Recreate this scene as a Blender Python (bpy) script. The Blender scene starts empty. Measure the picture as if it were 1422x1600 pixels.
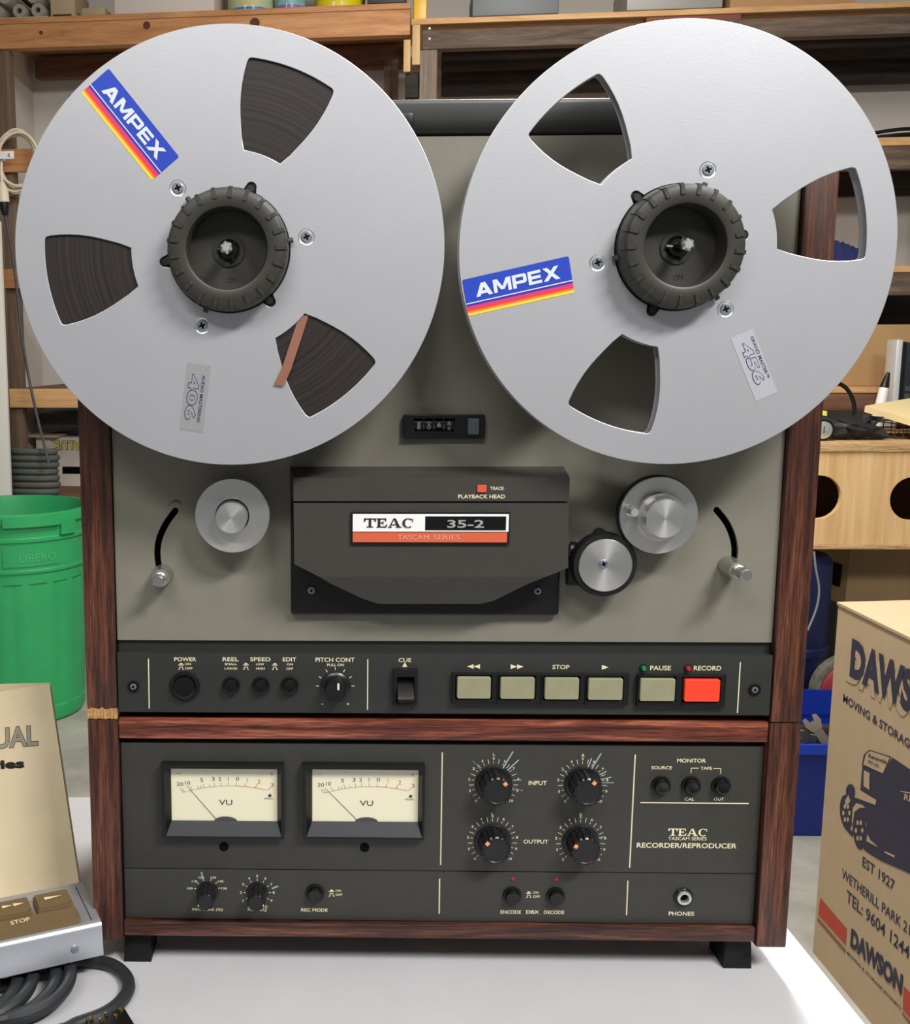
import bpy, bmesh, math, random
from mathutils import Vector, Matrix
from math import sin, cos, pi, radians as RAD

random.seed(7)
scn = bpy.context.scene
COL = scn.collection

# ------------------------------------------------------------------ camera
FPX, CX, CY = 1747.04, 451.98, 813.23          # focal length and optical centre of the (cropped) photograph
CAM = Vector((-0.0881, -0.7681, 0.4174))
FW = Vector((-0.0251, 0.9881, -0.1517)).normalized()
RT = Vector((0.9997, 0.0250, -0.0027)).normalized()
UP = RT.cross(FW).normalized()
cd = bpy.data.cameras.new('camera')
cam = bpy.data.objects.new('camera', cd)
COL.objects.link(cam)
cd.sensor_fit = 'HORIZONTAL'; cd.sensor_width = 36.0
cd.lens = FPX / 1422 * 36.0
cd.shift_x = (711 - CX) / 1422; cd.shift_y = (CY - 800) / 1422
cd.clip_start = 0.01
cam.matrix_world = Matrix(((RT.x, UP.x, -FW.x, CAM.x), (RT.y, UP.y, -FW.y, CAM.y), (RT.z, UP.z, -FW.z, CAM.z), (0, 0, 0, 1)))
scn.camera = cam

# ------------------------------------------------------------------ light
vs = scn.view_settings
vs.view_transform = 'Standard'; vs.look = 'None'; vs.gamma = 1.0; vs.exposure = -0.1; vs.use_curve_mapping = False
scn.display_settings.display_device = 'sRGB'
world = bpy.data.worlds.new('daylight'); scn.world = world; world.use_nodes = True
wb = world.node_tree.nodes['Background']
wb.inputs[0].default_value = (0.93, 0.96, 1.0, 1); wb.inputs[1].default_value = 0.25   # even ambient fill; an open roller door behind the viewer is assumed

def area(name, loc, target, sx, sy, power, col=(1, 1, 1)):
    l = bpy.data.lights.new(name, 'AREA'); l.shape = 'RECTANGLE'; l.size = sx; l.size_y = sy
    l.energy = power; l.color = col
    o = bpy.data.objects.new(name, l); COL.objects.link(o); o.location = loc
    d = Vector(target) - Vector(loc)
    o.rotation_euler = d.to_track_quat('-Z', 'Y').to_euler()
    return o
area('workshop_tube_front', (0.95, -1.36, 1.85), (0.05, 0.0, 0.25), 0.8, 0.2, 60, (1.0, 0.98, 0.95))
area('fill_front_left', (-0.55, -1.75, 1.85), (-0.1, 0.0, 0.3), 1.2, 0.2, 24, (1.0, 0.98, 0.96))  # added fill light for the left reel's highlight, not a known tube
area('workshop_tube_rear', (0.42, 1.35, 1.88), (0.42, 1.35, 0), 0.2, 1.3, 82, (1.0, 0.96, 0.90))

# ------------------------------------------------------------------ geometry helpers
def ray(px, py):
    return FW + RT * ((px - CX) / FPX) - UP * ((py - CY) / FPX)
def atY(px, py, Y=0.0):
    d = ray(px, py); return CAM + d * ((Y - CAM.y) / d.y)
def atX(px, py, X):
    d = ray(px, py); return CAM + d * ((X - CAM.x) / d.x)
def atZ(px, py, Z):
    d = ray(px, py); return CAM + d * ((Z - CAM.z) / d.z)
def mpp(px, py, Y=0.0):
    return (atY(px + .5, py, Y) - atY(px - .5, py, Y)).length     # metres per photo pixel on a plane

WL = {}                                                           # world location of every object
def put(o, parent, loc):
    loc = Vector(loc)
    COL.objects.link(o)
    if parent is not None:
        o.parent = parent; o.location = loc - WL[parent.name]
    else:
        o.location = loc
    WL[o.name] = loc
    return o
def tag(o, label=None, cat=None, group=None, kind=None):
    if label: o['label'] = label
    if cat: o['category'] = cat
    if group: o['group'] = group
    if kind: o['kind'] = kind
    return o
def thing(name, label, cat, loc, group=None):
    o = bpy.data.objects.new(name, None); o.empty_display_size = 0.02
    put(o, None, loc); return tag(o, label, cat, group)

class MB:
    """collects geometry, built as one mesh object with its origin at loc"""
    def __init__(s): s.v = []; s.f = []; s.m = []; s.cm = 0
    def add(s, vs_, fs):
        b = len(s.v); s.v += [Vector(q) for q in vs_]
        for f in fs: s.f.append([i + b for i in f]); s.m.append(s.cm)
        return s
    def box(s, a, b, M=None):
        x0, y0, z0 = a; x1, y1, z1 = b
        q = [(x0,y0,z0),(x1,y0,z0),(x1,y1,z0),(x0,y1,z0),(x0,y0,z1),(x1,y0,z1),(x1,y1,z1),(x0,y1,z1)]
        if M: q = [M @ Vector(t) for t in q]
        return s.add(q, [(0,3,2,1),(4,5,6,7),(0,1,5,4),(1,2,6,5),(2,3,7,6),(3,0,4,7)])
    def bbox(s, a, b, bev=0.001, M=None):                          # box with chamfered edges
        bm = bmesh.new(); bmesh.ops.create_cube(bm, size=1)
        for v in bm.verts:
            v.co = Vector([(a[i] + b[i]) / 2 + v.co[i] * (b[i] - a[i]) for i in range(3)])
        bmesh.ops.bevel(bm, geom=list(bm.edges), offset=bev, segments=2, affect='EDGES', profile=.6)
        bm.normal_update()
        return s.bm(bm, M)
    def bm(s, bm, M=None):
        bm.verts.index_update()
        q = [(M @ v.co) if M else v.co.copy() for v in bm.verts]
        f = [[v.index for v in fc.verts] for fc in bm.faces]
        bm.free(); return s.add(q, f)
    def prism(s, pts, y0, y1):                                     # polygon (x,z) counter-clockwise, from front y0 to back y1
        n = len(pts)
        q = [(x, y0, z) for x, z in pts] + [(x, y1, z) for x, z in pts]
        f = [list(range(n)), list(range(2 * n - 1, n - 1, -1))]
        f += [(i, i + n, (i + 1) % n + n, (i + 1) % n) for i in range(n)]
        return s.add(q, f)
    def xprism(s, pts, x0, x1):                                    # polygon (y,z) extruded along x
        n = len(pts)
        q = [(x0, y, z) for y, z in pts] + [(x1, y, z) for y, z in pts]
        f = [list(range(n - 1, -1, -1)), list(range(n, 2 * n))]
        f += [(i, (i + 1) % n, (i + 1) % n + n, i + n) for i in range(n)]
        return s.add(q, f)
    def lathe(s, prof, n=48, c=(0, 0, 0), axis='Y'):               # profile (r, h); h points to the viewer (-Y) or up (Z)
        b = []; fs = []
        def pt(r, h, a):
            if axis == 'Y': return (c[0] + r * cos(a), c[1] - h, c[2] + r * sin(a))
            return (c[0] + r * cos(a), c[1] + r * sin(a), c[2] + h)
        idx = []
        for r, h in prof:
            if r < 1e-9: idx.append([len(b)] * n); b.append(pt(0, h, 0))
            else:
                idx.append([len(b) + i for i in range(n)]); b += [pt(r, h, 2 * pi * i / n) for i in range(n)]
        for k in range(len(prof) - 1):
            A, B = idx[k], idx[k + 1]
            for i in range(n):
                j = (i + 1) % n
                q = [A[i], A[j], B[j], B[i]]
                u = []
                for t in q:
                    if t not in u: u.append(t)
                if len(u) > 2: fs.append(u)
        return s.add(b, fs)
    def tube(s, pts, r, n=8, closed=False, caps=True):
        P = [Vector(q) for q in pts]; m = len(P); b = []; fs = []
        rr = r if isinstance(r, (list, tuple)) else [r] * m
        ref = None
        for i in range(m):
            if closed: t = P[(i + 1) % m] - P[i - 1]
            else: t = P[min(i + 1, m - 1)] - P[max(i - 1, 0)]
            t.normalize()
            if ref is None:
                ref = t.orthogonal().normalized()
            ref = (ref - t * ref.dot(t)).normalized()
            w = t.cross(ref)
            b += [P[i] + (ref * cos(2 * pi * k / n) + w * sin(2 * pi * k / n)) * rr[i] for k in range(n)]
        for i in range(m if closed else m - 1):
            A = i * n; B = ((i + 1) % m) * n
            for k in range(n):
                l = (k + 1) % n
                fs.append((A + k, A + l, B + l, B + k))
        if not closed and caps:
            fs.append(list(range(n - 1, -1, -1))); fs.append([(m - 1) * n + k for k in range(n)])
        return s.add(b, fs)
    def quad(s, a, b, c, d): return s.add([a, b, c, d], [(0, 1, 2, 3)])
    def mesh(s, mat, loc=(0, 0, 0), smooth=True, angle=35, rel=True):
        me = bpy.data.meshes.new('m'); L = Vector(loc) if rel else Vector((0, 0, 0))
        me.from_pydata([v - L for v in s.v], [], s.f)
        for mm in (mat if isinstance(mat, (list, tuple)) else [mat]): me.materials.append(mm)
        for p, mi in zip(me.polygons, s.m): p.material_index = mi
        me.validate()
        if smooth:
            me.shade_smooth(); me.set_sharp_from_angle(angle=RAD(angle))
        me.update(); return me
    def build(s, name, mat, parent=None, loc=None, smooth=True, angle=35, label=None):
        if loc is None:
            if s.v:
                lo = [min(v[i] for v in s.v) for i in range(3)]; hi = [max(v[i] for v in s.v) for i in range(3)]
                loc = Vector([(lo[0] + hi[0]) / 2, (lo[1] + hi[1]) / 2, lo[2]])
            else: loc = (0, 0, 0)
        o = bpy.data.objects.new(name, s.mesh(mat, loc, smooth, angle))
        put(o, parent, loc)
        if label: o['label'] = label
        return o

def inst(name, me, parent, loc, label=None):                       # object sharing mesh data made around the origin
    o = bpy.data.objects.new(name, me); put(o, parent, loc)
    if label: o['label'] = label
    return o

def plate(mb, outlines, y_front, thick, bevel=0.0):
    """flat plate in the XZ plane with holes: first outline is the rim"""
    cu = bpy.data.curves.new('c', 'CURVE'); cu.dimensions = '2D'; cu.fill_mode = 'BOTH'
    K = 1000.0
    cu.extrude = max(thick / 2 - bevel, 0) * K; cu.bevel_depth = bevel * K; cu.bevel_resolution = 1; cu.offset = -bevel * K
    for ol in outlines:
        sp = cu.splines.new('POLY'); sp.points.add(len(ol) - 1)
        for q, (x, z) in zip(sp.points, ol): q.co = (x * K, z * K, 0, 1)
        sp.use_cyclic_u = True
    ob = bpy.data.objects.new('c', cu)
    me = bpy.data.meshes.new_from_object(ob)
    yc = y_front + thick / 2
    mb.add([(v.co.x / K, yc - v.co.z / K, v.co.y / K) for v in me.vertices], [list(p.vertices) for p in me.polygons])
    bpy.data.meshes.remove(me); bpy.data.objects.remove(ob); bpy.data.curves.remove(cu)
    return mb

_gl = {}
def glyphs(s, bold=0.0):
    k = (s, bold)
    if k not in _gl:
        cu = bpy.data.curves.new('t', 'FONT'); cu.body = s; cu.size = 100; cu.offset = bold * 100; cu.resolution_u = 3
        ob = bpy.data.objects.new('t', cu); me = bpy.data.meshes.new_from_object(ob)
        vs_ = [(v.co.x, v.co.y) for v in me.vertices]; fs = [list(p.vertices) for p in me.polygons]
        bpy.data.meshes.remove(me); bpy.data.objects.remove(ob); bpy.data.curves.remove(cu)
        _gl[k] = (vs_, fs)
    return _gl[k]
def text3(mb, s, O, U, V, bold=0.0, fit=None):
    """text stretched so that its bounding box (or that of its first part `fit`) fills O..O+U..O+V"""
    vs_, fs = glyphs(s, bold)
    if not vs_: return
    fv = glyphs(fit, bold)[0] if fit else vs_
    x0 = min(v[0] for v in fv); x1 = max(v[0] for v in fv); y0 = min(v[1] for v in fv); y1 = max(v[1] for v in fv)
    O, U, V = Vector(O), Vector(U), Vector(V)
    mb.add([O + U * ((x - x0) / (x1 - x0)) + V * ((y - y0) / max(y1 - y0, 1e-6)) for x, y in vs_], fs)
def T(mb, s, x0, x1, y0, y1, Y, bold=0.008):
    """text on a plane facing the viewer, given its extent in photo pixels"""
    if s == '1': x0, x1 = (x0 + x1) / 2 - .22 * (x1 - x0), (x0 + x1) / 2 + .22 * (x1 - x0)
    a = atY(x0, y1, Y); b = atY(x1, y1, Y); c = atY(x0, y0, Y)
    w = (b - a).length; h = (c - a).length
    text3(mb, s, (a.x, Y, (a.z + b.z) / 2), (w, 0, 0), (0, 0, h), bold)
def line(mb, p, q, w, Y):
    """flat printed stroke between two (x,z) points"""
    p, q = Vector(p), Vector(q); d = (q - p).normalized(); n = Vector((-d.y, d.x)) * w / 2
    mb.add([(p.x + n.x, Y, p.y + n.y), (p.x - n.x, Y, p.y - n.y), (q.x - n.x, Y, q.y - n.y), (q.x + n.x, Y, q.y + n.y)], [(0, 1, 2, 3)])
def lpx(mb, p, q, wpx, Y):
    a = atY(*p, Y); b = atY(*q, Y); line(mb, (a.x, a.z), (b.x, b.z), wpx * mpp(*p, Y), Y)
def poly(mb, pts, Y): mb.add([(x, Y, z) for x, z in pts], [list(range(len(pts)))])
def ppx(mb, pts, Y): poly(mb, [(atY(x, y, Y).x, atY(x, y, Y).z) for x, y in pts], Y)
def disc(mb, c, r, Y, n=20): poly(mb, [(c[0] + r * cos(2 * pi * i / n), c[1] + r * sin(2 * pi * i / n)) for i in range(n)], Y)
def rrect(x0, x1, z0, z1, r, k=4):
    q = []
    for cx_, cz_, a0 in ((x1 - r, z0 + r, -90), (x1 - r, z1 - r, 0), (x0 + r, z1 - r, 90), (x0 + r, z0 + r, 180)):
        q += [(cx_ + r * cos(RAD(a0 + 90 * i / k)), cz_ + r * sin(RAD(a0 + 90 * i / k))) for i in range(k + 1)]
    return q
def rpx(x0, x1, y0, y1, Y):
    """photo-pixel rectangle on plane Y as x0,x1,z0,z1 in metres"""
    a = atY(x0, (y0 + y1) / 2, Y).x; b = atY(x1, (y0 + y1) / 2, Y).x
    c = atY((x0 + x1) / 2, y1, Y).z; d = atY((x0 + x1) / 2, y0, Y).z
    return a, b, c, d
def circ(c, r, n=64): return [(c[0] + r * cos(2 * pi * i / n), c[1] + r * sin(2 * pi * i / n)) for i in range(n)]

# ------------------------------------------------------------------ materials
def srgb(r, g, b):
    f = lambda c: (c / 255 / 12.92) if c <= 10 else ((c / 255 + .055) / 1.055) ** 2.4
    return (f(r), f(g), f(b), 1)
def mat(name, col, rough=.5, metal=0.0, spec=.5, var=0.0, vscale=30, stretch=(1, 1, 1), bump=0.0, bscale=200, col2=None, coat=0.0, emit=None, aniso=None, trans=0.0):
    m = bpy.data.materials.new(name); m.use_nodes = True
    nt = m.node_tree; b = nt.nodes['Principled BSDF']
    c = srgb(*col)
    b.inputs['Base Color'].default_value = c; b.inputs['Roughness'].default_value = rough
    b.inputs['Metallic'].default_value = metal; b.inputs['Specular IOR Level'].default_value = spec
    b.inputs['Coat Weight'].default_value = coat
    if trans: b.inputs['Transmission Weight'].default_value = trans
    tc = nt.nodes.new('ShaderNodeTexCoord')
    if var or col2:
        mp = nt.nodes.new('ShaderNodeMapping'); mp.inputs['Scale'].default_value = stretch
        nt.links.new(tc.outputs['Object'], mp.inputs['Vector'])
        nz = nt.nodes.new('ShaderNodeTexNoise'); nz.inputs['Scale'].default_value = vscale; nz.inputs['Detail'].default_value = 5; nz.inputs['Roughness'].default_value = .6
        nt.links.new(mp.outputs['Vector'], nz.inputs['Vector'])
        rp = nt.nodes.new('ShaderNodeValToRGB')
        rp.color_ramp.elements[0].position = .3; rp.color_ramp.elements[1].position = .7
        if col2: e0, e1 = srgb(*col2), c
        else:
            e0 = tuple(x * (1 - var) for x in c[:3]) + (1,); e1 = tuple(min(1, x * (1 + var)) for x in c[:3]) + (1,)
        rp.color_ramp.elements[0].color = e0; rp.color_ramp.elements[1].color = e1
        nt.links.new(nz.outputs['Fac'], rp.inputs['Fac']); nt.links.new(rp.outputs['Color'], b.inputs['Base Color'])
    if bump:
        n2 = nt.nodes.new('ShaderNodeTexNoise'); n2.inputs['Scale'].default_value = bscale; n2.inputs['Detail'].default_value = 3
        nt.links.new(tc.outputs['Object'], n2.inputs['Vector'])
        bp = nt.nodes.new('ShaderNodeBump'); bp.inputs['Strength'].default_value = bump; bp.inputs['Distance'].default_value = .0005
        nt.links.new(n2.outputs['Fac'], bp.inputs['Height']); nt.links.new(bp.outputs['Normal'], b.inputs['Normal'])
    if emit:
        b.inputs['Emission Color'].default_value = srgb(*emit[:3]); b.inputs['Emission Strength'].default_value = emit[3]
    if aniso:
        tg = nt.nodes.new('ShaderNodeTangent'); tg.direction_type = 'RADIAL'; tg.axis = 'Y'
        nt.links.new(tg.outputs[0], b.inputs['Tangent']); b.inputs['Anisotropic'].default_value = aniso; b.inputs['Anisotropic Rotation'].default_value = .25
    return m
def woodmat(name, dark, mid, light, grain='Z', scale=1.0, rough=.4, lo=.30, hi=.72, fine=1.0):
    m = bpy.data.materials.new(name); m.use_nodes = True; nt = m.node_tree; b = nt.nodes['Principled BSDF']
    tc = nt.nodes.new('ShaderNodeTexCoord'); mp = nt.nodes.new('ShaderNodeMapping')
    s = {'X': (1.2, 26, 26), 'Y': (26, 1.2, 26), 'Z': (26, 26, 1.2)}[grain]
    mp.inputs['Scale'].default_value = [q * scale for q in s]
    nt.links.new(tc.outputs['Object'], mp.inputs['Vector'])
    n1 = nt.nodes.new('ShaderNodeTexNoise'); n1.inputs['Scale'].default_value = 3.2; n1.inputs['Detail'].default_value = 6; n1.inputs['Roughness'].default_value = .62; n1.inputs['Distortion'].default_value = .5
    nt.links.new(mp.outputs[0], n1.inputs['Vector'])
    rp = nt.nodes.new('ShaderNodeValToRGB'); e = rp.color_ramp.elements
    e[0].position = lo; e[0].color = srgb(*dark); e[1].position = hi; e[1].color = srgb(*light)
    e2 = e.new((lo + hi) / 2); e2.color = srgb(*mid)
    nt.links.new(n1.outputs['Fac'], rp.inputs['Fac'])
    n2 = nt.nodes.new('ShaderNodeTexNoise'); n2.inputs['Scale'].default_value = 22; n2.inputs['Detail'].default_value = 2
    nt.links.new(mp.outputs[0], n2.inputs['Vector'])
    mx = nt.nodes.new('ShaderNodeMix'); mx.data_type = 'RGBA'; mx.blend_type = 'MULTIPLY'; mx.inputs['Factor'].default_value = .45 * fine
    r2 = nt.nodes.new('ShaderNodeValToRGB'); r2.color_ramp.elements[0].position = .38; r2.color_ramp.elements[1].position = .55
    r2.color_ramp.elements[0].color = (.25, .2, .2, 1)
    nt.links.new(n2.outputs['Fac'], r2.inputs['Fac'])
    nt.links.new(rp.outputs[0], mx.inputs[6]); nt.links.new(r2.outputs[0], mx.inputs[7])
    nt.links.new(mx.outputs[2], b.inputs['Base Color'])
    b.inputs['Roughness'].default_value = rough
    bp = nt.nodes.new('ShaderNodeBump'); bp.inputs['Strength'].default_value = .25; bp.inputs['Distance'].default_value = .0006
    nt.links.new(n2.outputs['Fac'], bp.inputs['Height']); nt.links.new(bp.outputs[0], b.inputs['Normal'])
    return m

rose_v = woodmat('rosewood_vertical', (32, 17, 12), (82, 44, 31), (124, 74, 52), 'Z', 1.9, .4, .34, .70, 1.5)
rose_h = woodmat('rosewood_horizontal', (58, 26, 19), (120, 60, 44), (178, 106, 78), 'X', 2.2, .4, .36, .68, 1.5)
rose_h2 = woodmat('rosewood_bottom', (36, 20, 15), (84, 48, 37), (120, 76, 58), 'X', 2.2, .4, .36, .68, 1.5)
chip = mat('chipboard', (176, 134, 84), .9, var=.35, vscale=400, bump=.6)
deckm = mat('olive_grey_paint', (122, 119, 108), .42, spec=.4, var=.035, vscale=60, bump=.08, bscale=1500)
stripm = mat('key_strip_paint', (43, 44, 42), .45, spec=.4, var=.06, vscale=80, bump=.1, bscale=1800)
panelm = mat('dark_grey_paint', (53, 53, 49), .45, spec=.4, var=.06, vscale=80, bump=.1, bscale=1800)
trimm = mat('trim_grey', (72, 73, 73), .42, var=.05, vscale=60)
coverm = mat('cover_charcoal', (58, 56, 52), .48, spec=.4, var=.05, vscale=80, bump=.15, bscale=1600)
blackm = mat('black_plastic', (12, 13, 15), .42, spec=.4)
blackgloss = mat('black_gloss', (12, 12, 14), .18)
voidm = mat('void_black', (6, 6, 6), .8, spec=.1)
bluishm = mat('meter_slope_sheen', (25, 29, 35), .45, spec=.35)  # light caught on the upward-facing sill, put into its colour
rubber = mat('black_rubber', (15, 15, 17), .65, spec=.3)
knobm = mat('knob_black', (16, 17, 19), .32)
chassism = mat('chassis', (40, 40, 38), .7)
reelm = mat('reel_aluminium', (188, 189, 194), .43, metal=.64, var=.025, vscale=9, bump=.06, bscale=700)
reelback = mat('reel_aluminium_rear', (176, 177, 180), .5, metal=.4)
edgem = mat('bright_edge', (235, 235, 238), .25, metal=.9)
turned = mat('turned_aluminium', (212, 212, 210), .33, metal=.9, aniso=.75)
steel = mat('plated_steel', (222, 224, 220), .3, metal=.8)
screwm = mat('zinc_screw', (150, 160, 170), .38, metal=.75)
hubm = mat('hub_olive_black', (45, 44, 38), .45)
hubdark = mat('hub_well', (25, 25, 23), .55)  # darker than the ring: shade of the deep well put into the colour
printm = mat('cream_print', (226, 216, 178), .6)
printw = mat('white_print', (205, 208, 206), .6)
chalkm = mat('chalk_mark', (176, 190, 200), .8)
greyprint = mat('grey_print', (150, 152, 152), .5)
redm = mat('red_print', (186, 62, 52), .6)
inkm = mat('ink_black', (22, 22, 22), .6)
navyink = mat('ink_navy', (44, 48, 92), .6)
orangep = mat('orange_pointer', (240, 150, 105), .5)
keym = mat('olive_key', (142, 140, 112), .4, var=.06, vscale=120)
reckey = mat('record_key', (255, 66, 40), .35)
ledg = mat('green_led', (20, 120, 70), .15)
ledr = mat('red_led', (165, 30, 45), .15)
lamp_red = mat('red_lens', (215, 84, 64), .2)
dialm = mat('dial_cream', (234, 228, 198), .7)
whitep = mat('white_enamel', (232, 232, 230), .4)
orangeb = mat('orange_band', (204, 92, 62), .45)
lab_blue = mat('label_blue', (38, 66, 176), .35)
lab_silver = mat('label_silver', (156, 155, 158), .5, metal=.4)
lab_clear = mat('label_pale', (196, 197, 206), .42, metal=.5)
wordm = mat('label_letter_silver', (206, 214, 226), .4)
leaderm = mat('leader_brown', (134, 88, 70), .45)

def tape_mat():
    m = bpy.data.materials.new('wound_tape'); m.use_nodes = True; nt = m.node_tree; b = nt.nodes['Principled BSDF']
    tc = nt.nodes.new('ShaderNodeTexCoord'); mu = nt.nodes.new('ShaderNodeVectorMath'); mu.operation = 'MULTIPLY'
    mu.inputs[1].default_value = (1, 0, 1); ln = nt.nodes.new('ShaderNodeVectorMath'); ln.operation = 'LENGTH'
    nt.links.new(tc.outputs['Object'], mu.inputs[0]); nt.links.new(mu.outputs[0], ln.inputs[0])
    nz = nt.nodes.new('ShaderNodeTexNoise'); nz.noise_dimensions = '1D'; nz.inputs['Scale'].default_value = 420; nz.inputs['Detail'].default_value = 7; nz.inputs['Roughness'].default_value = .7
    nt.links.new(ln.outputs['Value'], nz.inputs['W'])
    rp = nt.nodes.new('ShaderNodeValToRGB'); rp.color_ramp.elements[0].position = .34; rp.color_ramp.elements[1].position = .68
    rp.color_ramp.elements[0].color = srgb(17, 14, 13); rp.color_ramp.elements[1].color = srgb(46, 37, 34)
    nt.links.new(nz.outputs['Fac'], rp.inputs['Fac']); nt.links.new(rp.outputs[0], b.inputs['Base Color'])
    b.inputs['Roughness'].default_value = .45
    return m
tapem = tape_mat()
def pane_mat():
    m = bpy.data.materials.new('clear_pane'); m.use_nodes = True; nt = m.node_tree
    out = nt.nodes['Material Output']; nt.nodes.remove(nt.nodes['Principled BSDF'])
    tr = nt.nodes.new('ShaderNodeBsdfTransparent'); gl = nt.nodes.new('ShaderNodeBsdfGlossy'); gl.inputs['Roughness'].default_value = .08
    mx = nt.nodes.new('ShaderNodeMixShader'); mx.inputs[0].default_value = .05
    nt.links.new(tr.outputs[0], mx.inputs[1]); nt.links.new(gl.outputs[0], mx.inputs[2]); nt.links.new(mx.outputs[0], out.inputs[0])
    return m
panem = pane_mat()

# ------------------------------------------------------------------ the setting
ZT = -0.0358          # table top
ZF = ZT - 0.72        # floor
concrete = mat('concrete', (172, 170, 160), .75, col2=(138, 137, 128), vscale=6, bump=.3, bscale=60)
plaster = mat('painted_plaster', (198, 193, 185), .85, var=.05, vscale=4)
BA = RAD(5.3)         # the rear wall is not quite parallel to the recorder
BO = Vector((0, 3.1, 0)); BU = Vector((cos(BA), -sin(BA), 0)); BN = Vector((sin(BA), cos(BA), 0))
BM = Matrix(((BU.x, BN.x, 0, BO.x), (BU.y, BN.y, 0, BO.y), (0, 0, 1, 0), (0, 0, 0, 1)))   # local (u, v, z) of the shelving
def atB(px, py, v=0.0):
    d = ray(px, py); t = (v - (CAM - BO).dot(BN)) / d.dot(BN); P = CAM + d * t
    return (P - BO).dot(BU), P.z
def bbx(mb, px0, px1, py0, py1, v0, v1, bev=.003):
    """board or box on the rear shelving, extent read at its front face"""
    ym = (py0 + py1) / 2; xm = (px0 + px1) / 2
    u0 = atB(px0, ym, v0)[0]; u1 = atB(px1, ym, v0)[0]; z0 = atB(xm, py1, v0)[1]; z1 = atB(xm, py0, v0)[1]
    mb.bbox((u0, v0, z0), (u1, v1, z1), bev, BM); return u0, u1, z0, z1
def struct(mb, name, m):
    return tag(mb.build(name, m), kind='structure')
struct(MB().box((-4, -4, ZF - .05), (4, 3.9, ZF)), 'floor', concrete)
struct(MB().box((-4, .46, ZF), (4, .56, 2.0), BM), 'wall_back', plaster)
struct(MB().box((-4, -4, 1.95), (4, 3.9, 2.0)), 'ceiling', plaster)
uW = atB(52, 200, .45)[0]
struct(MB().box((uW - .35, .06, ZF), (uW, .46, 1.95), BM), 'wall_left', plaster)

# ------------------------------------------------------------------ the table
tablem = mat('white_laminate', (196, 196, 200), .5, var=.03, vscale=14, bump=.05, bscale=300)
tb = thing('table', 'small white laminate table carrying the reel recorder', 'table', (-.1, 0, ZF))
MB().bbox((-.75, -.42, ZT - .03), (.284, .316, ZT), .002).build('table_top', tablem, tb)
for x in (-.70, .235):
    for y in (-.37, .266):
        MB().bbox((x - .022, y - .022, ZF), (x + .022, y + .022, ZT - .03), .002).build('leg', tablem, tb)
MB().bbox((-.68, -.352, ZT - .09), (.215, -.334, ZT - .0302), .001).build('apron', tablem, tb)

# ------------------------------------------------------------------ reel recorder: transport unit (upper cabinet)
XO, XI = 0.2520, 0.2305
ZS = 0.1565                        # seam between the two cabinets
tr = thing('tape_transport', 'open reel tape transport in rosewood case, olive grey deck above black key strip', 'tape recorder', (0, .12, ZS))
for s in (-1, 1):
    a, b = sorted((s * XI, s * XO))
    sp = MB().bbox((a, -.005, ZS + (.0075 if s < 0 else .0006)), (b, .25, .583), .0012).build('side_panel', rose_v, tr)
    if s < 0:                      # veneer knocked off the lower corner
        mb = MB(); n = 9
        top = [ZS + .0076 + .0012 * abs(sin(i * 1.9)) for i in range(n + 1)]
        for i in range(n):
            x0 = a + (b - a) * i / n; x1 = a + (b - a) * (i + 1) / n
            mb.box((x0, -.0046 - .0006 * (i % 3), ZS + .0006), (x1, .24, top[i]))
        mb.build('chipped_edge', chip, sp, label='bare chipped particle board corner')
MB().box((-XI, .010, ZS + .004), (XI, .245, .575)).build('chassis', chassism, tr)
ztop = atY(700, 155, -.01).z
MB().xprism([(.245, ztop), (-.0092, ztop), (-.0100, ztop - .0008), (-.0102, ztop - .003), (-.0085, ztop - .012), (-.003, ztop - .0185), (.003, ztop - .0205), (.009, ztop - .0205), (.245, ztop - .0205)][::-1], -XI + .0005, XI - .0005).build('top_trim', trimm, tr, angle=50)
_q = atY(636, 189, -.012); MB().bbox((_q.x - .004, -.015, _q.z - .005), (_q.x + .004, -.008, _q.z + .005), .002).build('trim_stop', blackm, tr)

def arc_strip(pts, w):
    """outline of a curved slot with round ends along (x,z) points"""
    P = [Vector(p) for p in pts]; L = []; Rr = []
    for i, p in enumerate(P):
        d = (P[min(i + 1, len(P) - 1)] - P[max(i - 1, 0)]).normalized(); n = Vector((-d.y, d.x))
        L.append(p + n * w / 2); Rr.append(p - n * w / 2)
    def cap(c, d, k=6):
        a0 = math.atan2(d.y, d.x); return [c + Vector((cos(a0 + pi / 2 - pi * i / k), sin(a0 + pi / 2 - pi * i / k))) * w / 2 for i in range(1, k)]
    d1 = (P[-1] - P[-2]).normalized(); d0 = (P[0] - P[1]).normalized()
    o = L + cap(P[-1], d1) + Rr[::-1] + cap(P[0], d0)
    return [(p.x, p.y) for p in o]
def smooth(pts, n=6):
    P = [Vector(p) for p in pts]; P = [P[0]] + P + [P[-1]]; o = []
    for i in range(1, len(P) - 2):
        for k in range(n):
            t = k / n
            o.append(.5 * ((2 * P[i]) + (P[i + 1] - P[i - 1]) * t + (2 * P[i - 1] - 5 * P[i] + 4 * P[i + 1] - P[i + 2]) * t * t + (3 * P[i] - P[i - 1] - 3 * P[i + 1] + P[i + 2]) * t ** 3))
    o.append(P[-2]); return o
def pxs(l, Y=0.0): return [(atY(x, y, Y).x, atY(x, y, Y).z) for x, y in l]
slotL = smooth(pxs([(274, 798), (259, 819), (248, 845), (246, 870), (250, 897)]))
slotR = smooth(pxs([(1120, 797), (1136, 818), (1146, 843), (1148, 868), (1142, 890)]))
zdb, zdt = atY(600, 1001.8, 0).z, .5555
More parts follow.
